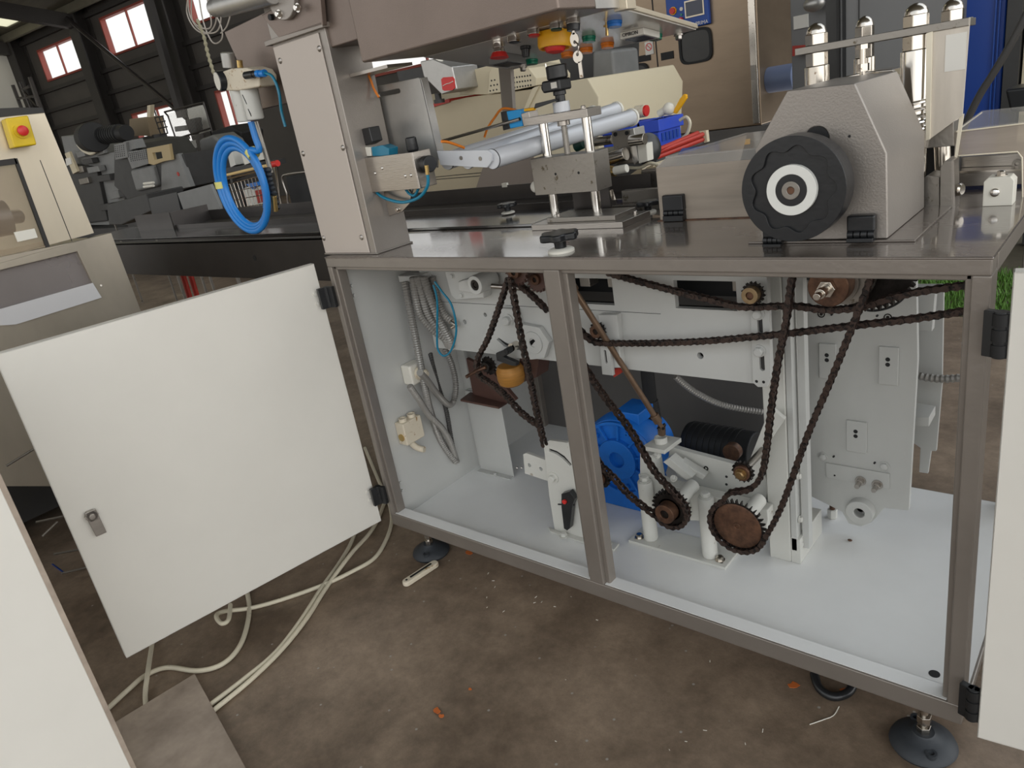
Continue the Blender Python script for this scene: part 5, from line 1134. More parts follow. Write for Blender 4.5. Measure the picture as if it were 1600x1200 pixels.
c = at(340, 127, y=ya - .035); gd = Vector((0.25, 0.97, 0)).normalized(); g_ = MB().cyl(c, c + gd * 0.045, 15 * s_, n=32).done('pressure_gauge', BLACKP, o, bev=0.002, label='black pressure gauge')
MB().cyl(c - gd * 0.002, c, 13 * s_, n=32).done('dial', WHITEP, g_)
fy = ya - .035
MB().cyl(at(384, 118, y=fy), at(397, 116, y=fy), 0.0085).cyl(at(397, 116, y=fy), at(403, 115, y=fy), 0.0075, n=16).done('push_fitting', BLACKP, o)
MB().cyl(at(402, 115, y=fy), at(406, 115, y=fy), 0.008).cyl(at(406, 115, y=fy), at(410, 114.6, y=fy), 0.006).cyl(at(410, 115, y=fy), at(414, 114, y=fy), 0.008).done('release_ring', BLUEH, o)
MB().tube([at(*q, y=ya - .035) for q in [(412, 114), (424, 118), (432, 132), (437, 150), (440, 175), (446, 198)]], 0.0035).done('air_tube', TEAL, label='blue-teal air tube curving down from the regulator to the column', cat='tube')
# blue hose: wound three times and tied
loops = []
cc = at(379, 287, y=ya); aa = at(379, 209, y=ya); ww = at(340, 287, y=ya); rz = (aa - cc).length * 0.93; rx = (ww - cc).length * 0.93
pts = [at(392, 190, y=ya), at(399, 215, y=ya), at(405, 235, y=ya)]
for i in range(3 * 24 + 6):
    t = math.radians(38) - i * 2 * math.pi / 24; k = i / 24
    pts.append(cc + Vector((math.cos(t) * (rx - 0.009 * k), 0.004 * k - 0.008, math.sin(t) * (rz - 0.010 * k) - 0.003 * k)))
o = E('hose_coil', 'bright blue air hose coiled in three turns and tied with yellow tape', 'hose', cc - Vector((0, 0, rz)))
MB().tube(pts, 5.2 * s_, n=10, sm=4).done('hose', BLUEH, o)
for t in (38, 178):
    t = math.radians(t); p_ = cc + Vector((math.cos(t) * (rx - .008), 0, math.sin(t) * (rz - .014))); tg = Vector((-math.sin(t) * rx, 0, math.cos(t) * rz)).normalized()
    MB().cyl(p_ - tg * 0.009, p_ + tg * 0.009, 0.0165, n=14).done('tape', TAPE, o)
MB().tube([at(*q, y=ya + .02) for q in [(418, 262), (422, 285), (430, 312), (433, 330)]], 0.0085, rib=0.2, pitch=0.006, n=12).done('spring_hose_end', RUBBER, label='dark ribbed hose end hanging right of the blue coil', cat='hose')
MB().cyl(at(428, 306, y=ya + .01), at(431, 330, y=ya + .01), 0.007, n=12).done('brass_coupling', BRASS, label='brass quick coupling hanging below the ribbed hose end', cat='coupling', bev=0.001)
MB().cyl(at(400, 190, y=ya + .05), at(424, 270, y=ya + .05), 0.006).done('grey_pole', STEEL_D, label='thin grey tube behind the blue hose coil', cat='tube')
# hanging wires at the top left
for i, (q) in enumerate(([(295, -10), (292, 20), (305, 45), (325, 52), (338, 30), (330, -10)], [(300, -10), (300, 30), (318, 50), (340, 48), (345, 20), (335, -10)], [(310, -10), (318, 35), (332, 66), (346, 62), (345, 40), (325, 0)], [(352, -10), (360, 15), (355, 40), (345, 52)], [(293, -10), (297, 25), (312, 42), (330, 40), (322, -10)])):
    MB().tube([at(a, b, y=0.34) for a, b in q], 0.0022, n=6).done('hanging_wire', mat('grey_wire', (166, 158, 148), 0.5) if i == 0 else MATS['grey_wire'], label='thin grey wire of the loose loops hanging at the top left', cat='wire', group='loose wire loops hanging beside the window')
MB().tube([at(a, b, y=0.34) for a, b in [(308, 30), (318, 55), (325, 85), (335, 118)]], 0.005, rib=0.3, pitch=0.008, n=8).done('twisted_rope', mat('rope', (150, 144, 120), 0.8), label='twisted pale rope running from the wire loops to the air regulator', cat='rope')

# ------------------------------------------------------------------ floor items
def cable(pts, r, label, z=0.0, sag=None):
    P_ = []
    for q in pts:
        zz = q[2] if len(q) > 2 else r + 0.0005
        P_.append(at(q[0], q[1], z=zz))
    return MB().tube(P_, r, n=10).done('floor_cable', CREAM, label=label, cat='cable', group='cream cables on the concrete floor')
cable([(570, 700), (592, 752), (606, 780), (612, 812), (604, 842), (585, 872), (550, 893), (505, 914), (440, 937), (392, 950), (352, 955, .02), (338, 962, .03), (346, 974, .03), (357, 968, .03), (360, 945, .03)], 0.0055, 'cream cable curving from the cabinet corner under the door into a small loop')
cable([(610, 760), (585, 822), (548, 866, .018), (510, 918), (478, 968), (440, 1015), (392, 1062), (336, 1108), (310, 1130)], 0.0055, 'cream cable running diagonally from the door, right hand one of the close pair')
cable([(565, 800), (550, 845), (530, 880), (505, 915), (468, 972), (430, 1020), (380, 1062), (330, 1100), (305, 1118)], 0.0055, 'cream cable running diagonally from the door, left hand one of the close pair')
cable([(372, 880), (386, 925), (389, 960), (377, 1005), (350, 1036), (310, 1048), (262, 1043), (228, 1055), (200, 1078), (172, 1104), (150, 1125)], 0.0058, 'cream cable snaking from below the door to the lower left panel')
cable([(246, 960), (238, 1005), (231, 1050, .018), (227, 1085), (229, 1112)], 0.0055, 'short cream cable passing under the snaking cable near the grimy sheet')
A0, A1, A2 = at(307, 1060, z=0), at(383, 1200, z=0), at(185, 1135, z=0)
u_, v_ = A1 - A0, A2 - A0
MB().slab([A0 + Vector((0, 0, .001)), A0 + u_ * 1.5 + Vector((0, 0, .001)), A0 + u_ * 1.5 + v_ * 2.6 + Vector((0, 0, .001)), A0 + v_ * 2.6 + Vector((0, 0, .001))], (0, 0, 0.013)).done('floor_sheet', CARD, label='grimy grey-brown sheet lying over the cables at the lower left', cat='sheet', bev=0.001)
# plastic handled knife
o = E('cutter_handle', 'dirty cream plastic cutter lying on the floor beside the left foot', 'knife', at(655, 895, z=0))
a, b = at(632, 912, z=.008), at(681, 880, z=.008); d = (b - a).normalized(); s_ = Vector((-d.y, d.x, 0))
outl = slot(a + d * .008, b - d * .006, 0.0115, nrm=Vector((0, 0, 1)))
MB().slab([p + Vector((0, 0, -0.0075)) for p in outl], (0, 0, 0.014)).done('handle', OLDPLASTIC, o, bev=0.004, seg=3)
MB().slab([p + Vector((0, 0, 0.0068)) for p in slot(a + d * .022, b - d * .016, 0.0028, nrm=Vector((0, 0, 1)))], (0, 0, 0.0012)).done('blade_slot', BLACKM, o)
MB().cyl(a + d * .008 + Vector((0, 0, .004)), a + d * .008 + Vector((0, 0, .0075)), 0.003, n=16).done('eyelet', BLACKM, o)
def leaf(q, r, label, k):
    c = at(*q, z=0.001); rr = random.Random(k); out = []
    for i in range(9):
        a = 2 * math.pi * i / 9; t = r * rr.uniform(.6, 1.1); out.append(c + Vector((math.cos(a) * t * 1.3, math.sin(a) * t, rr.uniform(0, .003))))
    MB().slab(out, (0, 0, 0.0008)).done('dry_leaf', ORANGEJ, label=label, cat='leaf')
leaf((1241, 1072), 0.009, 'orange dry leaf on the floor left of the black ring', 1)
leaf((733, 864), 0.010, 'orange leaf fragment under the front edge of the cabinet', 2)
leaf((1322, 1080), 0.008, 'orange leaf at the end of the black ring', 3)
leaf((683, 1112), 0.008, 'flat orange spot on the open concrete floor', 4)
leaf((690, 1120), 0.005, 'smaller orange spot just below the flat orange spot', 5)
leaf((735, 1078), 0.0035, 'tiny orange crumb alone on the open floor', 6)
MB().tube([at(1272, 1052, z=.02), at(1280, 1075, z=.012), at(1300, 1088, z=.008), at(1322, 1084, z=.008), at(1332, 1070, z=.012), at(1325, 1052, z=.03)], 0.008, n=10).done('rubber_ring', BLACKP, label='black curved rubber strap under the front edge near the right foot', cat='strap')
MB().tube([at(1265, 1132, z=.001), at(1285, 1125, z=.001), at(1302, 1118, z=.001), at(1311, 1104, z=.001)], 0.0009, n=6).done('wire_offcut', WHITEP, label='thin pale wire offcut on the floor left of the round foot', cat='wire')
rr = random.Random(5)
for i in range(26):
    q = (rr.uniform(700, 1200), rr.uniform(900, 1180)) if i % 2 else (rr.uniform(760, 900), rr.uniform(880, 960))
    if q[1] < 815 + (q[0] - 614) * .355 + 12: continue
    c = at(*q, z=0.0005); a = rr.uniform(0, 6.28); L = rr.uniform(.002, .007)
    MB().tube([c, c + Vector((math.cos(a) * L, math.sin(a) * L, .001))], 0.0006, n=5).done('shaving', WHITEP, label='tiny pale shaving on the brown concrete in front of the cabinet', cat='debris', group='pale shavings on the concrete')

# ------------------------------------------------------------------ near panel, lower left
e0 = at(203, 1196, z=0.04); dn_ = Vector((-0.157, -0.987, 0)); nn_ = Vector((0.987, -0.157, 0))
o = E('loose_door', 'large white panel door standing very close at the lower left corner', 'door panel', (e0.x, e0.y, 0.0))
def LP(a, z, b=0): return Vector((e0.x, e0.y, 0)) + dn_ * a + nn_ * b + Vector((0, 0, z))
MB().slab([LP(0, .012), LP(.75, .012), LP(.75, .86), LP(0, .86)], -nn_ * 0.018).done('sheet', WHITE, o, bev=0.002)
MB().slab([LP(-0.008, .012, -.001), LP(0.002, .012, -.001), LP(0.002, .86, -.001), LP(-0.008, .86, -.001)], -nn_ * 0.018).done('edge_strip', CARD, o, bev=0.001)

# ------------------------------------------------------------------ machine on the left with yellow stop box
xm_ = -1.0
def L_(pts, x=xm_): return [at(a, b, x=x) for a, b in pts]
XD = Vector((1, 0, 0))
o = E('wrapping_machine', 'champagne stainless machine with smoked windows at the left, behind the open door', 'machine', (-1.2, -0.4, 0.0))
MB().holed(L_([(-60, 182), (66, 168), (147, 364), (-60, 420)]), [L_([(-48, 261), (27, 251), (76, 384), (-48, 416)])], -XD * 0.03).done('upper_frame', STAIN2, o, bev=0.001)
MB().slab(L_([(62, 250), (63.2, 250), (113, 377), (111.8, 377)], xm_ + .0006), -XD * .0004).done('seam', BLACKM, o)
MB().slab(L_([(-60, 172), (28, 168), (66, 168), (70, 176), (28, 180), (-60, 190)], xm_ + .004), -XD * 0.03).done('top_rim', COLM, o)
MB().slab(L_([(-60, 258), (24, 247), (28, 256), (-60, 268)], xm_ + .003), -XD * .01).slab(L_([(22, 248), (27, 247), (79, 387), (73, 388)], xm_ + .003), -XD * .01).done('window_rim', COLM, o)
MB().slab(L_([(-60, 262), (27, 251), (76, 384), (-60, 419)], xm_ - .012), -XD * 0.003).done('upper_window', SMOKE, o, label='smoked plastic window')
MB().slab(L_([(22, 363), (54, 357), (59, 371), (28, 378)], xm_ + .002), -XD * 0.006).done('hinge_plate', WHITEP, o)
MB().cyl(at(-20, 345, x=xm_ - .1), at(12, 340, x=xm_ - .1), 0.05, n=30).cyl(at(12, 340, x=xm_ - .1), at(30, 338, x=xm_ - .12), 0.02, n=24).done('inner_roller', STEEL, o)
MB().box(xm_ - .36, xm_ - .35, -1.0, at(60, 170, x=xm_).y, .86, 1.25).done('rear_sheet', BEIGE2, o)
MB().slab(L_([(-60, 414), (121, 377), (123, 385), (-60, 428)], xm_ + .01), -XD * 0.04).done('ledge', STAIN3, o, bev=0.001)
MB().slab(L_([(-60, 432), (122, 389), (122, 393), (-60, 436)], xm_ + .014), -XD * 0.01).done('hinge_strip', CHROME, o)
MB().holed(L_([(-60, 428), (122, 377), (174, 364), (222, 490), (300, 690), (200, 760), (-60, 760)], xm_ + .02), [L_([(-48, 434), (121, 393), (146, 445), (-48, 506)], xm_ + .02)], -XD * 0.03).done('lower_body', STAIN3, o, bev=0.0015, label='brushed stainless lower body')
MB().slab(L_([(-60, 437), (121, 393), (146, 445), (-60, 508)], xm_ + .008), -XD * 0.003).done('lower_window', SMOKE2, o, label='grey plastic window')
MB().slab(L_([(-60, 500), (145, 442), (159, 465), (25, 507), (-60, 512)], xm_ + .024), -XD * 0.004).done('light_strip', mat('pale_strip', (206, 204, 204), 0.4), o)
MB().cyl(at(158, 446, x=xm_ + .021), at(158, 446, x=xm_ + .024), .003).done('screw', STEEL, o)
q = at(222, 490, x=xm_); 
MB().box(-2.0, xm_ - .03, -1.6, at(140, 364, x=xm_).y, 0.42, 0.905).done('inner_cabinet', STAIN2, o)
for p_ in ((-1.08, -0.15), (-1.9, -0.15), (-1.08, -1.3)): MB().cyl((p_[0], p_[1], 0), (p_[0], p_[1], 0.43), 0.02).done('leg', STEEL_D, o)
o = E('stop_box', 'yellow stop box with round red push button on the stainless machine', 'stop button', at(35, 205, x=xm_ + .03))
f0 = L_([(8, 185), (44, 180), (58, 226), (22, 231)], xm_ + .045)
MB().slab(f0, -XD * 0.04).done('box', YELLOW2, o, bev=0.004, seg=3)
c = at(33, 205, x=xm_ + .046); MB().cyl(c, c + XD * 0.004, 0.019, n=32).done('collar', YELLOW2, o)
MB().lathe(c + XD * .004, (1, 0, 0), [(0, 0.008), (0.006, 0.008), (0.007, 0.0135), (0.014, 0.0135), (0.017, 0.009), (0.0175, .001)], 28).done('push_button', RED, o)
# dark clutter below the machine
o = E('wire_shelf', 'dark steel wire shelf on the floor below the stainless machine', 'shelf', (-1.1, -0.5, 0.0))
m_ = MB()
for q0, q1 in (((10, 728), (52, 702)), ((56, 816), (104, 806)), ((84, 866), (128, 858)), ((115, 916), (150, 925)), ((118, 928), (158, 918)), ((66, 838), (90, 815)), ((96, 896), (140, 886)), ((102, 915), (148, 901))):
    MB().cyl(at(*q0, x=-0.85), at(*q1, x=-0.85), 0.0035, n=8).done('wire', STEEL_D, o)
MB().box(-1.9, -1.3, -1.6, -0.2, 0.05, 0.40).done('dark_box', GREYD, o)
MB().slab([at(99, 895, x=-0.9), at(142, 888, x=-0.9), at(150, 902, x=-0.9), at(105, 915, x=-0.9)], -XD * .1).done('blue_bin', NAVY, o)

# ------------------------------------------------------------------ beige machine behind the conveyor
yb = 2.2
o = E('beige_machine', 'cream coloured packing machine with chamfered covers and round vent holes behind the rollers', 'machine', (-0.6, yb, 0.0))
def B_(pts, y=yb): return px(pts, y)
MB().slab(B_([(586, 160), (668, 166), (730, 152), (840, 138), (862, 318), (560, 330)]), YD * 0.9).done('body', BEIGE, o, bev=0.004)
MB().slab(B_([(717, 148), (728, 112), (772, 100), (786, 100), (800, 140), (770, 148)], yb + .02), YD * 0.5).done('left_cover', BEIGE2, o, bev=0.004)
def vents(pts, y, r):
    m_ = MB()
    for q in pts: c = at(*q, y=y); m_.cyl(c - YD * .001, c + YD * 0.002, r, n=10)
    return m_
MB().slab(B_([(762, 147), (764, 112), (774, 100), (826, 106), (838, 122), (838, 134), (800, 142)], yb - .02), YD * 0.3).done('right_cover', BEIGE2, o, bev=0.004)
vents([(768 + 5 * i - j, 126 + 8 * j - i) for j in range(3) for i in range(3 if j else 2)] + [(799 + 4.2 * i + j * .5, 122 + 7.6 * j - 0.6 * i) for j in range(3) for i in range(8)], yb - .0205, 0.0045).done('vent_holes', BLACKM, o, kind=None)
MB().slab(B_([(818, 175), (834, 136), (870, 130), (918, 122), (935, 152), (936, 300), (845, 300)], yb - .25), YD * 0.8).done('front_cover', BEIGE2, o, bev=0.006)
MB().slab(B_([(832, 138), (842, 134), (822, 176), (818, 172)], yb - .26), YD * .01).done('cover_rib', BEIGE2, o)
for q0, q1 in (((660, 278), (830, 262)), ((655, 282), (830, 268))): MB().slab([at(*q0, y=yb - .002), at(*q1, y=yb - .002), at(q1[0], q1[1] + 1, y=yb - .002), at(q0[0], q0[1] + 1, y=yb - .002)], YD * .002).done('seam', COLM, o)
MB().slab(B_([(666, 165), (702, 154), (702, 160), (668, 170)], yb - .01), YD * .3).done('red_base', REDP, o, label='red painted edge')
MB().slab(B_([(735, 320), (770, 215), (860, 200), (880, 320)], yb - .2), YD * .05).done('brown_side', mat('taupe_plate', (128, 116, 106), .5), o)
o = E('capping_pump', 'grey and white pump head with a red badge above the cream machine', 'pump', at(690, 150, y=yb - .1))
MB().slab(B_([(656, 96), (676, 92), (706, 104), (714, 140), (690, 148), (662, 120)], yb - .15), YD * .2).done('housing', ALU2, o, bev=0.006)
MB().cyl(at(686, 92, y=yb - .12), at(688, 106, y=yb - .12), 0.022).done('neck', WHITEP, o)
rb_ = MB().slab(B_([(689, 124), (692, 121), (706, 120), (709, 123), (710, 138), (707, 141), (694, 142), (691, 140)], yb - .156), YD * .008).done('badge', RED, o, bev=0.001)
MB().tube([at(*q, y=yb - .158) for q in [(692, 134), (698, 131), (702, 130), (708, 127)]], 0.002, n=6).done('badge_mark', WHITEP, rb_)
MB().cyl(at(684, 146, y=yb - .1), at(686, 160, y=yb - .1), 0.018).cyl(at(686, 155, y=yb - .1), at(687, 161, y=yb - .1), 0.03).done('nozzle', GREYD, o)
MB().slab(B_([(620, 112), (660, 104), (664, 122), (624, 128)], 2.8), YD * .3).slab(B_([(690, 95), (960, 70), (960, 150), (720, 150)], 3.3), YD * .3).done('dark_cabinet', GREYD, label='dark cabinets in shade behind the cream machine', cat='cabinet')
MB().slab(B_([(925, 80), (957, 78), (962, 135), (925, 138)], 3.1), YD * .3).done('grey_box', GREYM, label='grey rounded box between the cream machine and the stainless cabinet', cat='box', bev=0.02)

# ------------------------------------------------------------------ stainless cabinet with two windows
yp = 5.8
o = E('steam_cabinet', 'tall stainless cabinet with two rounded windows and blue control panel in the background', 'cabinet', (-1.6, yp, 0.3))
a, b = at(950, 100, y=yp), at(1190, 195, y=yp); zt2 = 2.35
MB().box(a.x, b.x, yp, yp + .9, b.z, zt2).done('body', STAIN, o, bev=0.01)
MB().box(a.x + .02, b.x - .02, yp + .05, yp + .85, 0.0, b.z).done('base', GREYD, o)
s1 = at(1024, 60, y=yp - .002); s2 = at(1030, 150, y=yp - .002)
MB().box(s1.x - .006, s1.x + .006, yp - .003, yp, b.z, zt2).done('door_gap', BLACKM, o)
q = at(1176, 100, y=yp).x
MB().box(q - .01, q + .05, yp - .03, yp, b.z + .02, zt2).done('hinge_post', CHROME_W, o, bev=0.004)
for zq in (1.72, .98): MB().box(q, q + .04, yp - .05, yp - .03, zq - .06, zq + .06).done('hinge', STEEL_D, o)
def rwin(q0, q1, nm):
    p_, q_ = at(*q0, y=yp), at(*q1, y=yp); cx, cz, hw, hh = (p_.x + q_.x) / 2, (p_.z + q_.z) / 2, abs(q_.x - p_.x) / 2, abs(p_.z - q_.z) / 2
    def rr_(k, y):
        out = []
        for i in range(32):
            t = 2 * math.pi * i / 32; c_, s_ = math.cos(t), math.sin(t)
            out.append((cx + hw * k * math.copysign(abs(c_) ** .45, c_), y, cz + hh * k * math.copysign(abs(s_) ** .45, s_)))
        return out
    w1 = MB().holed(rr_(1, yp - .02), [rr_(.86, yp - .02)], YD * .02).done('window_seal', BLACKM, o)
    MB().slab(rr_(.87, yp - .008), YD * .006).done('window_pane', DGLASS, w1)
rwin((1060, 50), (1115, 94), 1); rwin((966, 105), (1018, 146), 2)
for q0, q1 in (((1033, 83), (1053, 91)), ((997, 88), (1017, 94))):
    p_, q_ = at(*q0, y=yp), at(*q1, y=yp); MB().box(p_.x, q_.x, yp - .01, yp, q_.z, p_.z).done('slot_plate', BLACKM, o)
p_, q_ = at(1008, 66, y=yp), at(1022, 84, y=yp); nsg = MB().box(p_.x, q_.x, yp - .012, yp, q_.z, p_.z).done('warning_sign', LABELW, o, label='white sign with red prohibition ring')
c = Vector(((p_.x + q_.x) / 2, yp - .013, (p_.z + q_.z) / 2 + .01)); MB().cyl(c, c + YD * .002, .034, bore=.026, n=28).box(-.003, .003, -.001, .001, -.03, .03, R=Matrix.Rotation(math.radians(-45), 3, 'Y'), O=c).done('ring', RED, nsg)
p_, q_ = at(1044, 8, y=yp), at(1112, 37, y=yp)
cp = MB().box(p_.x, q_.x, yp - .05, yp, q_.z, p_.z + .07).done('control_panel', PANELB, o, bev=0.01, label='blue control panel with display')
p2, q2 = at(1074, 8, y=yp), at(1105, 22, y=yp)
MB().box(p2.x, q2.x, yp - .058, yp - .05, q2.z, p2.z + .03).done('display_frame', STAIN2, cp); MB().box(p2.x + .012, q2.x - .012, yp - .062, yp - .058, q2.z + .012, p2.z + .018).done('display', LCD, cp)
for q, ma, r in (((1052, 17), RED, .026), ((1052, 17.2), YELLOW, .034), ((1065, 14), WHITEP, .016), ((1065, 23), GREENL, .010), ((1053, 30), RED, .014), ((1065, 30), RED, .017), ((1078, 37), BLACKP, .02)):
    c = at(*q, y=yp - .05); MB().cyl(c - YD * (.03 if ma == RED else .01), c, r, n=20).done('button', ma, cp)
c = at(1087, 40, y=yp - .05); c2 = at(1110, 36, y=yp - .05)
text('PRIMA', 'lettering', WHITEP, cp, c, (1, 0, 0), (0, 0, 1), (c2 - c).length / 3.3)
# its grey side and drum
c = at(1222, 122, y=yp + .2)
MB().cyl(Vector((at(1190, 195, y=yp).x - .005, c.y, c.z)), c + Vector((.12, 0, 0)), 0.11, n=32).done('blue_drum', mat('dusty_blue_drum', (98, 110, 138), .5), label='dusty blue round drum right of the stainless cabinet', cat='drum', bev=0.01)

# blue crates with tools, standing on red rails
yc = 1.5
def crate(q_top, q_bot, q_left, q_back, label, slots=True):
    K = at(*q_top, y=yc); zb2 = at(*q_bot, y=yc).z; xl = at(*q_left, y=yc).x; yk = at(*q_back, x=K.x).y
    o = E('plastic_crate', label, 'crate', ((K.x + xl) / 2, (yc + yk) / 2, zb2)); tp = 0.008
    MB().holed([(xl, yc, K.z), (K.x, yc, K.z), (K.x, yk, K.z), (xl, yk, K.z)], [[(xl + tp, yc + tp, K.z), (K.x - tp, yc + tp, K.z), (K.x - tp, yk - tp, K.z), (xl + tp, yk - tp, K.z)]], (0, 0, -(K.z - zb2))).box(xl + tp, K.x - tp, yc + tp, yk - tp, zb2, zb2 + .01).done('shell', CRATE, o, bev=.002)
    MB().holed([(xl - .01, yc - .01, K.z), (K.x + .01, yc - .01, K.z), (K.x + .01, yk + .01, K.z), (xl - .01, yk + .01, K.z)], [[(xl + tp, yc + tp, K.z), (K.x - tp, yc + tp, K.z), (K.x - tp, yk - tp, K.z), (xl + tp, yk - tp, K.z)]], (0, 0, -(K.z - zb2) * .42)).done('rim', CRATE, o, bev=.003)
    if slots:
        for k in range(5):
            y_ = yc + (yk - yc) * (k + .7) / 6; MB().box(K.x, K.x + .003, y_, y_ + .018, zb2 + .02, zb2 + (K.z - zb2) * .5).done('slot', NAVY, o)
    for k in range(3):
        x_ = xl + (K.x - xl) * (k + .3) / 3; MB().box(x_, x_ + (K.x - xl) * .2, yc - .004, yc, zb2 + .02, zb2 + (K.z - zb2) * .5).done('panel_recess', NAVY, o)
    return o, K, zb2
_, K1, ZT = crate((1027, 187), (1034, 231), (1000, 190), (1062, 181), 'royal blue plastic crate holding a yellow handled tool')
_, K2, _z = crate((998, 190), (1002, 224), (940, 200), (1020, 186), 'royal blue crate behind the steel bearing block, left of the other crate', False)
MB().slab(px([(1050, 176), (1062, 154), (1068, 147), (1072, 148), (1072, 154), (1056, 178)], yc + .05), YD * .015).done('yellow_tool', YELLOW, label='bright yellow tool handle sticking out of the blue crate', cat='tool', bev=0.003)
MB().cyl(at(1030, 178, y=yc + .05), at(1040, 172, y=yc + .05), 0.014, n=16).sph(at(1045, 170, y=yc + .05), 0.022).done('white_funnel', WHITEP, label='round white plastic part lying in the blue crate', cat='plastic part')
o = E('tape_roll', 'pale roll with pink end standing on the left blue crate', 'roll', at(1003, 178, y=yc))
MB().cyl(at(994, 175, y=yc + .05), at(1008, 173, y=yc + .05), 0.022, n=24).done('roll_body', OLDPLASTIC, o); MB().cyl(at(1008, 173, y=yc + .05), at(1011, 173, y=yc + .05), 0.02, n=24).done('roll_end', RED, o)
MB().tube([at(*q, y=yc + .1) for q in [(1062, 188), (1072, 183), (1078, 192), (1074, 208), (1066, 216)]], 0.006).done('pale_hose', CREAM, label='pale hose arching right of the blue crate', cat='hose')
o = E('red_conveyor', 'small conveyor frame with red side rails below the blue crates', 'conveyor', at(1060, 235, y=1.35))
for q0, q1 in (((1022, 240), (1098, 210)), ((1020, 248), (1098, 218)), ((1024, 236), (1090, 208))): MB().tube([at(*q0, y=1.2), at(*q1, y=1.5)], 0.008, n=8, sm=0).done('rail', REDP, o)
MB().slab([at(1022, 243, y=1.22), at(1096, 213, y=1.5), at(1100, 222, y=1.5), at(1025, 252, y=1.22)], (0, 0, -.01)).done('belt', GREYD, o)
MB().slab(px([(1090, 206), (1103, 204), (1105, 222), (1092, 226)], 1.5), YD * .02).done('end_plate', BEIGE2, o)
MB().slab(px([(955, 315), (1010, 262), (1018, 258), (975, 315)], 0.9), YD * .02).slab(px([(960, 315), (975, 280), (1000, 262), (1005, 266)], .95), YD * .2).done('cream_brace', BEIGE, label='cream slanted brace plate below the bearing block', cat='brace')
MB().box(-0.4, 0.75, 1.42, 1.46, 0.0, ZT - .04).box(-0.4, 0.75, 1.42, 1.98, ZT - .04, ZT - .001).box(-0.4, 0.75, 1.94, 1.98, 0.0, ZT - .04).done('dark_worktable', GREYD, label='dark table behind the bench, below the crates', cat='table')

# ------------------------------------------------------------------ right background
o = E('grey_locker', 'plain grey sheet cabinet behind the dome nut pillars', 'cabinet', at(1400, 120, y=3.2))
a, b = at(1312, 60, y=3.2), at(1500, 100, y=3.2)
MB().box(a.x, b.x - .02, 3.2, 3.7, 0.35, 2.2).done('body', GREYWALL, o, bev=0.006)
q = at(1342, 60, y=3.199).x; MB().box(q - .003, q + .003, 3.197, 3.2, .35, 2.2).box(a.x - .05, a.x, 3.15, 3.3, .35, 2.2).done('rail', GREYD, o)
MB().box(at(1318, 60, y=3.1).x, at(1320, 60, y=3.1).x, 3.08, 3.12, 0.35, 2.2).done('perforated_post', BLACKM, label='black slotted post left of the grey cabinet', cat='post')
o = E('side_unit', 'grey wall unit with white label plate behind the first dome nut', 'cabinet', at(1270, 100, y=4.6))
a, b = at(1236, 60, y=4.6), at(1330, 100, y=4.6)
MB().box(a.x, b.x, 4.6, 5.2, 0.3, 2.4).done('body', GREYWALL, o, bev=0.006)
p_, q_ = at(1240, 26, y=4.59), at(1263, 42, y=4.59); MB().box(p_.x, q_.x, 4.585, 4.6, q_.z, p_.z).done('label_plate', LABELW, o)
MB().slab(px([(1238, 72), (1262, 70), (1262, 84), (1238, 88)], 4.5), YD * .05).done('red_shelf', REDP, o)
MB().sph(at(1272, 6, y=4.5), .05, (1.4, 1, 1)).done('glass_jar', ALU2, o)
o = E('blue_door_post', 'tall royal blue steel door post behind the clear outfeed guard', 'post', at(1540, 200, y=3.4))
a, b = at(1490, 60, y=3.4), at(1570, 60, y=3.4)
MB().box(a.x, b.x, 3.4, 3.6, 0.25, 2.4).done('post', NAVY, o, bev=0.01)
for q in (1554, 1560): x = at(q, 60, y=3.39).x; MB().box(x - .004, x + .002, 3.385, 3.4, .25, 2.4).done('groove', PANELB, o)
x0_, x1_ = at(1577, 60, y=3.4).x, at(1590, 60, y=3.4).x
MB().box(x0_ - .01, x0_ + .05, 3.36, 3.6, .25, 2.4).done('dark_post', GREYD, label='dark steel post right of the blue door post', cat='post')
MB().box(x0_ + .06, x0_ + .5, 3.4, 3.5, .5, 2.4).done('ribbed_sheet', BEIGE2, label='pale ribbed panel at the upper right edge', cat='panel')
MB().slab(px([(1570, 140), (1640, 132), (1640, 172), (1578, 176)], 2.6), YD * .2).done('dark_device', BLACKP, label='black device low behind the outfeed guard', cat='device', bev=0.01)
MB().tube([at(*q, y=1.0) for q in [(1610, 10), (1592, 45), (1570, 85), (1550, 118), (1530, 150), (1508, 195), (1500, 215)]], 0.008).done('black_hose', HOSE_B, label='long black hose slanting in front of the blue post', cat='hose')

# ------------------------------------------------------------------ left background machines
ym = 3.0
def Q(pts, y=ym): return px(pts, y)
o = E('milling_machine', 'grey old machine with black horizontal motor at far left beyond the conveyor', 'machine', at(160, 350, y=ym))
MB().slab(Q([(95, 213), (122, 212), (138, 243), (160, 240), (188, 236), (196, 330), (200, 352), (110, 352), (104, 250)], ym), YD * .5).done('body', GREYM, o, bev=0.01)
MB().slab(Q([(100, 255), (150, 262), (168, 345), (110, 352)], ym - .05), YD * .1).done('lower_panel', GREYD, o, bev=0.01)
MB().slab(Q([(138, 208), (150, 205), (163, 240), (150, 244)], ym - .06), YD * .05).done('arm', GREYM, o, bev=0.01)
c = at(152, 214, y=ym - .05); MB().cyl(at(140, 216, y=ym), at(148, 214, y=ym - .1), .17, n=32).done('pulley', BLACKM, o, bev=.01)
m_ = MB().cyl(at(150, 213, y=ym), at(198, 207, y=ym), 0.085, n=24)
for k in range(9): t_ = k / 9; q0 = at(158 + 32 * t_, 212 - 4 * t_, y=ym); m_.cyl(q0, q0 + Vector((.035, 0, 0)), 0.1, n=24)
m_.done('motor', BLACKM, o)
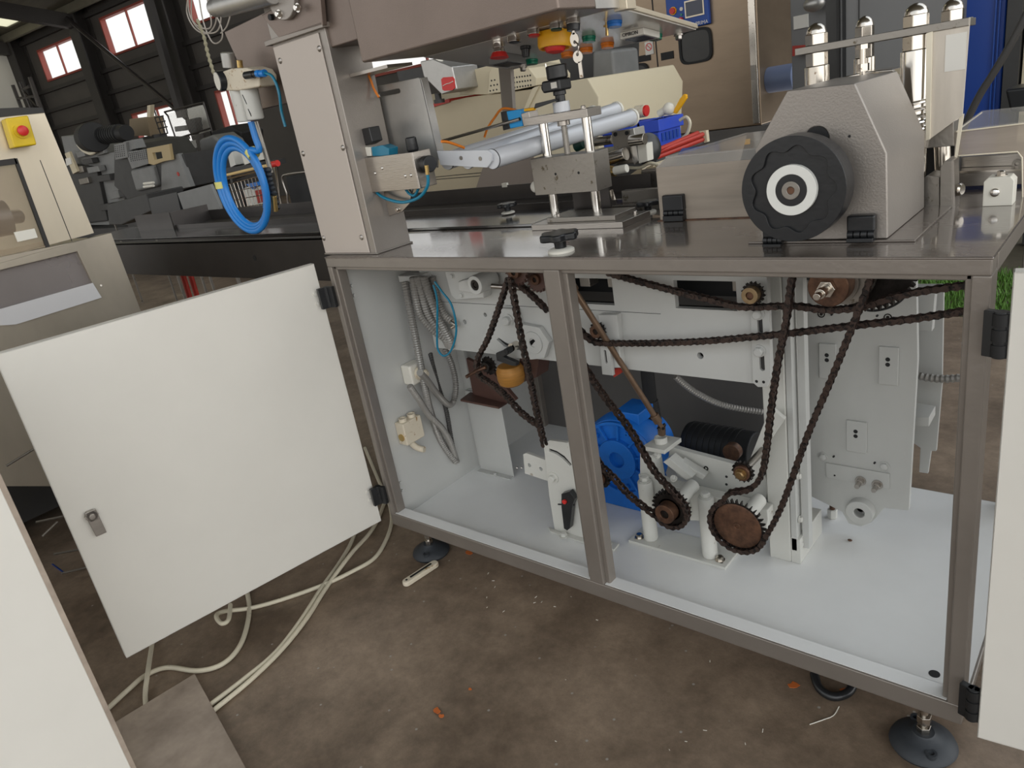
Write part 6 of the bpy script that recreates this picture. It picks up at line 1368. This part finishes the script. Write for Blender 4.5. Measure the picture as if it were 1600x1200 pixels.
MB().tube([at(*q, y=ym - .1) for q in [(122, 226), (130, 235), (142, 240), (150, 236)]], 0.02).done('pale_pipe', CREAM, o)
MB().slab(Q([(101, 240), (108, 237), (121, 268), (114, 272)], ym - .12), YD * .03).done('control_strip', BEIGE2, o, label='beige control strip'); MB().slab(Q([(102, 248), (110, 246), (112, 256), (104, 259)], ym - .13), YD * .01).done('sticker', LABELW, o)
for i, (a, b, w_, h_) in enumerate([(118, 238, 12, 9), (128, 250, 14, 8), (112, 262, 16, 10), (135, 262, 18, 9), (150, 275, 20, 10), (122, 280, 14, 9), (170, 300, 14, 12), (155, 320, 18, 10), (170, 322, 12, 16)]):
    MB().slab(Q([(a, b), (a + w_, b - 3), (a + w_ + 3, b + h_ - 3), (a + 3, b + h_)], ym - .09), YD * .08).done('machine_block', [GREYM, GREYD, STEEL_D][i % 3], o, bev=.006)
o = E('mesh_guard_machine', 'dark machine with perforated mesh guards and pale cheek plates beside the grey one', 'machine', at(240, 330, y=ym - .3))
ym2 = ym - .4
MB().slab(Q([(178, 225), (208, 226), (232, 262), (285, 240), (300, 292), (245, 312), (200, 312), (178, 290)], ym2), YD * .6).done('body', GREYD, o, bev=0.01)
MB().slab(Q([(202, 266), (236, 258), (245, 292), (212, 300)], ym2 - .05), YD * .2).done('round_guard', GREYM, o, bev=0.03)
gm = MB(); 
for j in range(5):
    for i in range(9):
        c = at(203 + 3.1 * i + j * .5, 240 + 2.9 * j - i * .55, y=ym2 - .052); gm.cyl(c, c - YD * .002, .0065, n=6)
MB().slab(Q([(196, 238), (227, 233), (232, 256), (206, 264)], ym2 - .05), YD * .1).done('mesh_guard', GREYM, o, bev=.003); gm.done('mesh_holes', BLACKM, o)
gm = MB()
for j in range(6):
    for i in range(5):
        c = at(180 + 3.2 * i + j * .4, 229 + 3.2 * j - i * .5, y=ym2 - .062); gm.cyl(c, c - YD * .002, .0065, n=6)
MB().slab(Q([(178, 226), (196, 222), (200, 246), (180, 250)], ym2 - .06), YD * .1).done('mesh_guard', GREYM, o, bev=.003); gm.done('mesh_holes', BLACKM, o)
MB().slab(Q([(192, 222), (208, 218), (214, 232), (198, 236)], ym2 - .03), YD * .1).done('mesh_guard', GREYM, o, bev=.003)
MB().holed(Q([(229, 232), (264, 225), (268, 250), (256, 252), (240, 258), (232, 256)], ym2 - .08), [Q([(238, 239), (252, 237), (254, 247), (241, 250)], ym2 - .08)], YD * .03).done('cheek_plate', mat('khaki_paint', (176, 156, 116), .5), o, bev=.003, label='khaki cheek plate')
for q in ((225, 287), (225, 292)): MB().cyl(at(q[0], q[1], y=ym2 - .15), at(q[0] + 15, q[1] - 2, y=ym2 - .15), .012).done('white_roller', WHITEP, o)
MB().slab(Q([(252, 250), (278, 240), (298, 292), (252, 300)], ym2 - .03), YD * .05).done('side_sheet', GREYM, o, bev=.003)
c = at(278, 272, y=ym2 - .035); MB().cyl(c, c + YD * .01, .02, n=20).done('red_plug', REDP, o)
# box on a post
o = E('post_box', 'brown box fixed to a pale post in front of the lower window', 'box', at(222, 210, y=ym + .5))
MB().slab(Q([(202, 186), (219, 184), (226, 212), (202, 213)], ym + .5), YD * .2).slab(Q([(219, 184), (229, 184), (235, 213), (224, 212)], ym + .49), YD * .2).done('box', mat('brown_card', (132, 116, 92), .7), o, bev=.004)
MB().slab(Q([(230, 165), (235, 164), (234, 212), (229, 212)], ym + .55), YD * .05).done('post', BEIGE2, o)
yw = 4.4
# white caged cabinet
o = E('wire_cage', 'tall wire mesh cage with pale back panel standing before the lower windows', 'cage', at(300, 300, y=yw))
m_ = MB()
for q0, q1 in (((238, 163), (285, 300)), ((257, 175), (318, 160)), ((318, 160), (352, 275)), ((272, 218), (330, 200)), ((285, 300), (340, 285)), ((262, 180), (300, 290)), ((257, 175), (263, 182))):
    m_.cyl(at(*q0, y=yw - .05), at(*q1, y=yw - .05), .012, n=8)
m_.done('cage_frame', DARKST, o)
m_ = MB()
for k in range(26):
    t_ = k / 25; m_.cyl(at(262 + 50 * t_, 178 - 14 * t_, y=yw - .03), at(300 + 50 * t_, 285 - 12 * t_, y=yw - .03), .0022, n=5)
m_.done('mesh_wires', STEEL_D, o)
MB().slab(Q([(292, 170), (316, 164), (331, 204), (300, 212)], yw + .3), YD * .01).done('back_panel', LWALL, o, label='pale ribbed panel')
MB().slab(Q([(288, 188), (305, 184), (308, 205), (300, 212), (294, 206)], yw + .1), YD * .1).done('dark_lump', BLACKM, o, bev=.02)
for i, (a, b, w_, h_) in enumerate([(272, 198, 16, 8), (276, 214, 12, 6), (284, 222, 14, 12), (280, 236, 18, 8), (290, 245, 14, 6), (270, 225, 8, 20)]):
    MB().slab(Q([(a, b), (a + w_, b - 2), (a + w_ + 2, b + h_ - 2), (a + 2, b + h_)], yw + .15), YD * .08).done('caged_part', [GREYM, STEEL_D, WHITE_OLD][i % 3], o, bev=.006)
MB().slab(Q([(293, 262), (318, 258), (325, 285), (296, 288)], yw + .1), YD * .1).done('blue_bin', mat('dark_blue', (34, 52, 92), .5), o)
m_ = MB()
for q0, q1 in (((242, 184), (252, 212)), ((248, 182), (258, 210)), ((254, 181), (262, 208)), ((242, 184), (255, 181)), ((245, 192), (258, 189)), ((247, 201), (261, 198)), ((250, 211), (262, 208))): m_.cyl(at(*q0, y=ym + .4), at(*q1, y=ym + .4), .008, n=6)
m_.done('grille', COLM, label='small dark bar grille standing against the bright lower window', cat='grille')
o = E('grey_cowl_machine', 'dark machine with rounded grey cowl left of the blue hose coil', 'machine', at(330, 300, y=ym + .5))
MB().slab(Q([(310, 218), (330, 211), (345, 222), (352, 250), (335, 262), (316, 262)], ym + .5), YD * .3).done('cowl', GREYM, o, bev=.03)
MB().slab(Q([(325, 262), (335, 260), (333, 290), (324, 292)], ym + .5), YD * .1).done('pillar', BROWNST, o)
MB().slab(Q([(330, 205), (360, 196), (376, 206), (382, 262), (345, 268)], ym + .8), YD * .3).done('rear_body', BLACKM, o, bev=.02)
MB().slab(Q([(375, 236), (392, 230), (398, 252), (382, 258)], ym - .4), YD * .1).done('white_box', WHITEP, label='small white box seen through the blue hose coil', cat='box', bev=.004)
MB().slab(Q([(355, 240), (362, 237), (368, 258), (360, 262)], ym - .4), YD * .1).done('white_cylinder', WHITE_OLD, label='pale narrow box beside the white box inside the hose coil', cat='box', bev=.004)
# trolley
yt_ = 1.6
o = E('wire_trolley', 'wire basket trolley seen through and beside the blue hose coil', 'trolley', at(390, 335, y=yt_))
m_ = MB()
for k in range(12):
    t_ = k / 11; m_.cyl(at(348 + 62 * t_, 290 - 16 * t_, y=yt_), at(366 + 56 * t_, 338 - 6 * t_, y=yt_), .0025, n=5)
for k in range(5):
    t_ = k / 4; m_.cyl(at(348 + 18 * t_, 290 + 48 * t_, y=yt_), at(412 + 14 * t_, 274 + 58 * t_, y=yt_), .003, n=5)
for q0, q1 in (((345, 282), (428, 262)), ((428, 262), (442, 330)), ((432, 256), (440, 330)), ((352, 335), (440, 328))): m_.cyl(at(*q0, y=yt_), at(*q1, y=yt_), .006, n=6)
m_.done('basket', CHROME_W, o)
MB().cyl(at(421, 258, y=yt_ - .02), at(434, 255, y=yt_ - .02), .018, n=16).done('red_handle', RED, o, label='red handle end')
MB().slab(Q([(380, 294), (400, 288), (404, 322), (386, 326)], yt_ + .1), YD * .05).done('white_bag', LABELW, label='white bag with blue print inside the wire trolley', cat='bag', bev=.01)
MB().slab(Q([(384, 288), (402, 284), (404, 290), (395, 296)], yt_ + .06), YD * .02).done('blue_print', BLUEL, label='shiny blue and white packet on top of the white bag', cat='packet')
MB().slab(Q([(398, 298), (408, 296), (411, 316), (402, 318)], yt_ + .08), YD * .03).done('red_packet', REDP, label='red packet beside the white bag in the trolley', cat='packet')
MB().slab(Q([(355, 300), (372, 296), (384, 332), (366, 336)], yt_ + .1), YD * .1).done('dark_bundle', COLM, label='dark bundle at the left in the wire trolley', cat='bundle')
MB().cyl(at(348, 275, y=yt_ - .012), at(416, 259, y=yt_ - .012), 0.009).done('broom_handle', WOOD, label='pale wooden handle lying across the wire trolley', cat='handle')
o = E('black_crate', 'black crate with bent grey tube frame left of the column foot', 'crate', at(470, 325, y=1.4))
MB().slab(Q([(445, 276), (482, 268), (498, 322), (456, 326)], 1.4), YD * .3).done('box', BLACKM, o, bev=.01)
MB().tube([at(*q, y=1.35) for q in [(480, 268), (450, 272), (441, 278), (448, 302), (456, 325), (500, 326)]], .005).done('tube_frame', STEEL, o)
# grey sheets on the infeed side
MB().slab(Q([(277, 302), (328, 288), (342, 320), (345, 335), (290, 338)], 1.1), YD * .02).done('grey_sheet', GREYM, label='plain dark grey sheet standing left of the blue hose coil', cat='sheet', bev=.002)
MB().slab(Q([(232, 310), (276, 300), (284, 336), (238, 338)], 1.2), YD * .02).done('black_sheet', BLACKP, label='black sheet with two pale marks beyond the conveyor', cat='sheet', bev=.002)
MB().slab(Q([(166, 320), (228, 302), (236, 330), (190, 352), (170, 352)], 1.6), YD * .3).done('machine_plinth', GREYD, label='dark grey machine base behind the conveyor end', cat='machine base', bev=.01)
m_ = MB()
for q0, q1 in (((31, 128), (48, 168)), ((46, 122), (60, 166)), ((27, 154), (58, 150)), ((34, 140), (46, 135)), ((34, 140), (58, 166))): m_.cyl(at(*q0, y=5.5), at(*q1, y=5.5), .03, n=6)
m_.done('steel_rack', DARKST, label='dark steel rack frame against the pale left wall', cat='rack')

a0, a1, b0, b1 = [min(at(366, 336, y=yt_ + .1).x, at(384, 332, y=yt_ + .1).x) - .1, at(411, 318, y=yt_).x + .2, yt_ - .01, yt_ + .25]
zb3 = min(at(366, 336, y=yt_ + .1).z, at(386, 326, y=yt_ + .1).z, at(402, 318, y=yt_ + .08).z)
MB().box(a0, a1, b0, b1, zb3 - .006, zb3).done('basket_floor', STEEL_D, bpy.data.objects['wire_trolley'])
# stands and plinths carrying the far things down to the floor
def stand(parent_name, x0, x1, y0, y1, z1, ma=GREYD, nm='plinth', z0=0.0):
    return MB().box(x0, x1, y0, y1, z0, z1).done(nm, ma, bpy.data.objects[parent_name])
def span(o_): 
    v = []
    for c in [bpy.data.objects[o_]] + kids(bpy.data.objects[o_]):
        if c.type == 'MESH': v += [WL[c.name] + p.co for p in c.data.vertices]
    return min(p.x for p in v), max(p.x for p in v), min(p.y for p in v), max(p.y for p in v), min(p.z for p in v), max(p.z for p in v)
for n_ in ('milling_machine', 'mesh_guard_machine', 'beige_machine', 'wire_cage', 'grey_cowl_machine', 'post_box', 'machine_plinth', 'grey_sheet', 'black_sheet', 'cream_brace', 'black_crate', 'wire_trolley', 'dark_cabinet', 'grey_box', 'steam_cabinet', 'grey_locker', 'side_unit', 'blue_door_post', 'perforated_post', 'dark_post', 'ribbed_sheet'):
    a0, a1, b0, b1, c0, c1 = span(n_)
    if c0 > 0.003: 
        w_ = (a1 - a0) * 0.12
        if n_ in ('machine_plinth', 'grey_sheet', 'black_sheet', 'black_crate', 'wire_trolley', 'cream_brace'):
            for x_, y_ in ((a0 + w_, b0 + .002), (a1 - w_, b0 + .002)): MB().box(x_, x_ + .012, y_, y_ + .012, 0, c0 + .012).done('leg', STEEL_D, bpy.data.objects[n_])
        else: stand(n_, a0 + w_, a1 - w_, b0 + (b1 - b0) * .1, b1 - (b1 - b0) * .1, c0 + 0.012)
a0, a1, b0, b1, c0, c1 = span('white_box')
MB().box(a0 - .35, a1 + .12, b0 - .01, b1 + .12, c0 - .04, c0).box(a0 - .3, a0 - .26, b0, b0 + .04, 0, c0 - .04).box(a1 + .04, a1 + .08, b0, b0 + .04, 0, c0 - .04).done('dark_bench', GREYD, label='narrow dark bench behind the blue hose coil carrying the small white boxes', cat='bench')
a0, a1, b0, b1, c0, c1 = span('steel_rack')
for x_ in (a0, a1 - .06): MB().box(x_, x_ + .06, b0, b0 + .06, 0, c1).done('rack_leg', DARKST, bpy.data.objects['steel_rack'])
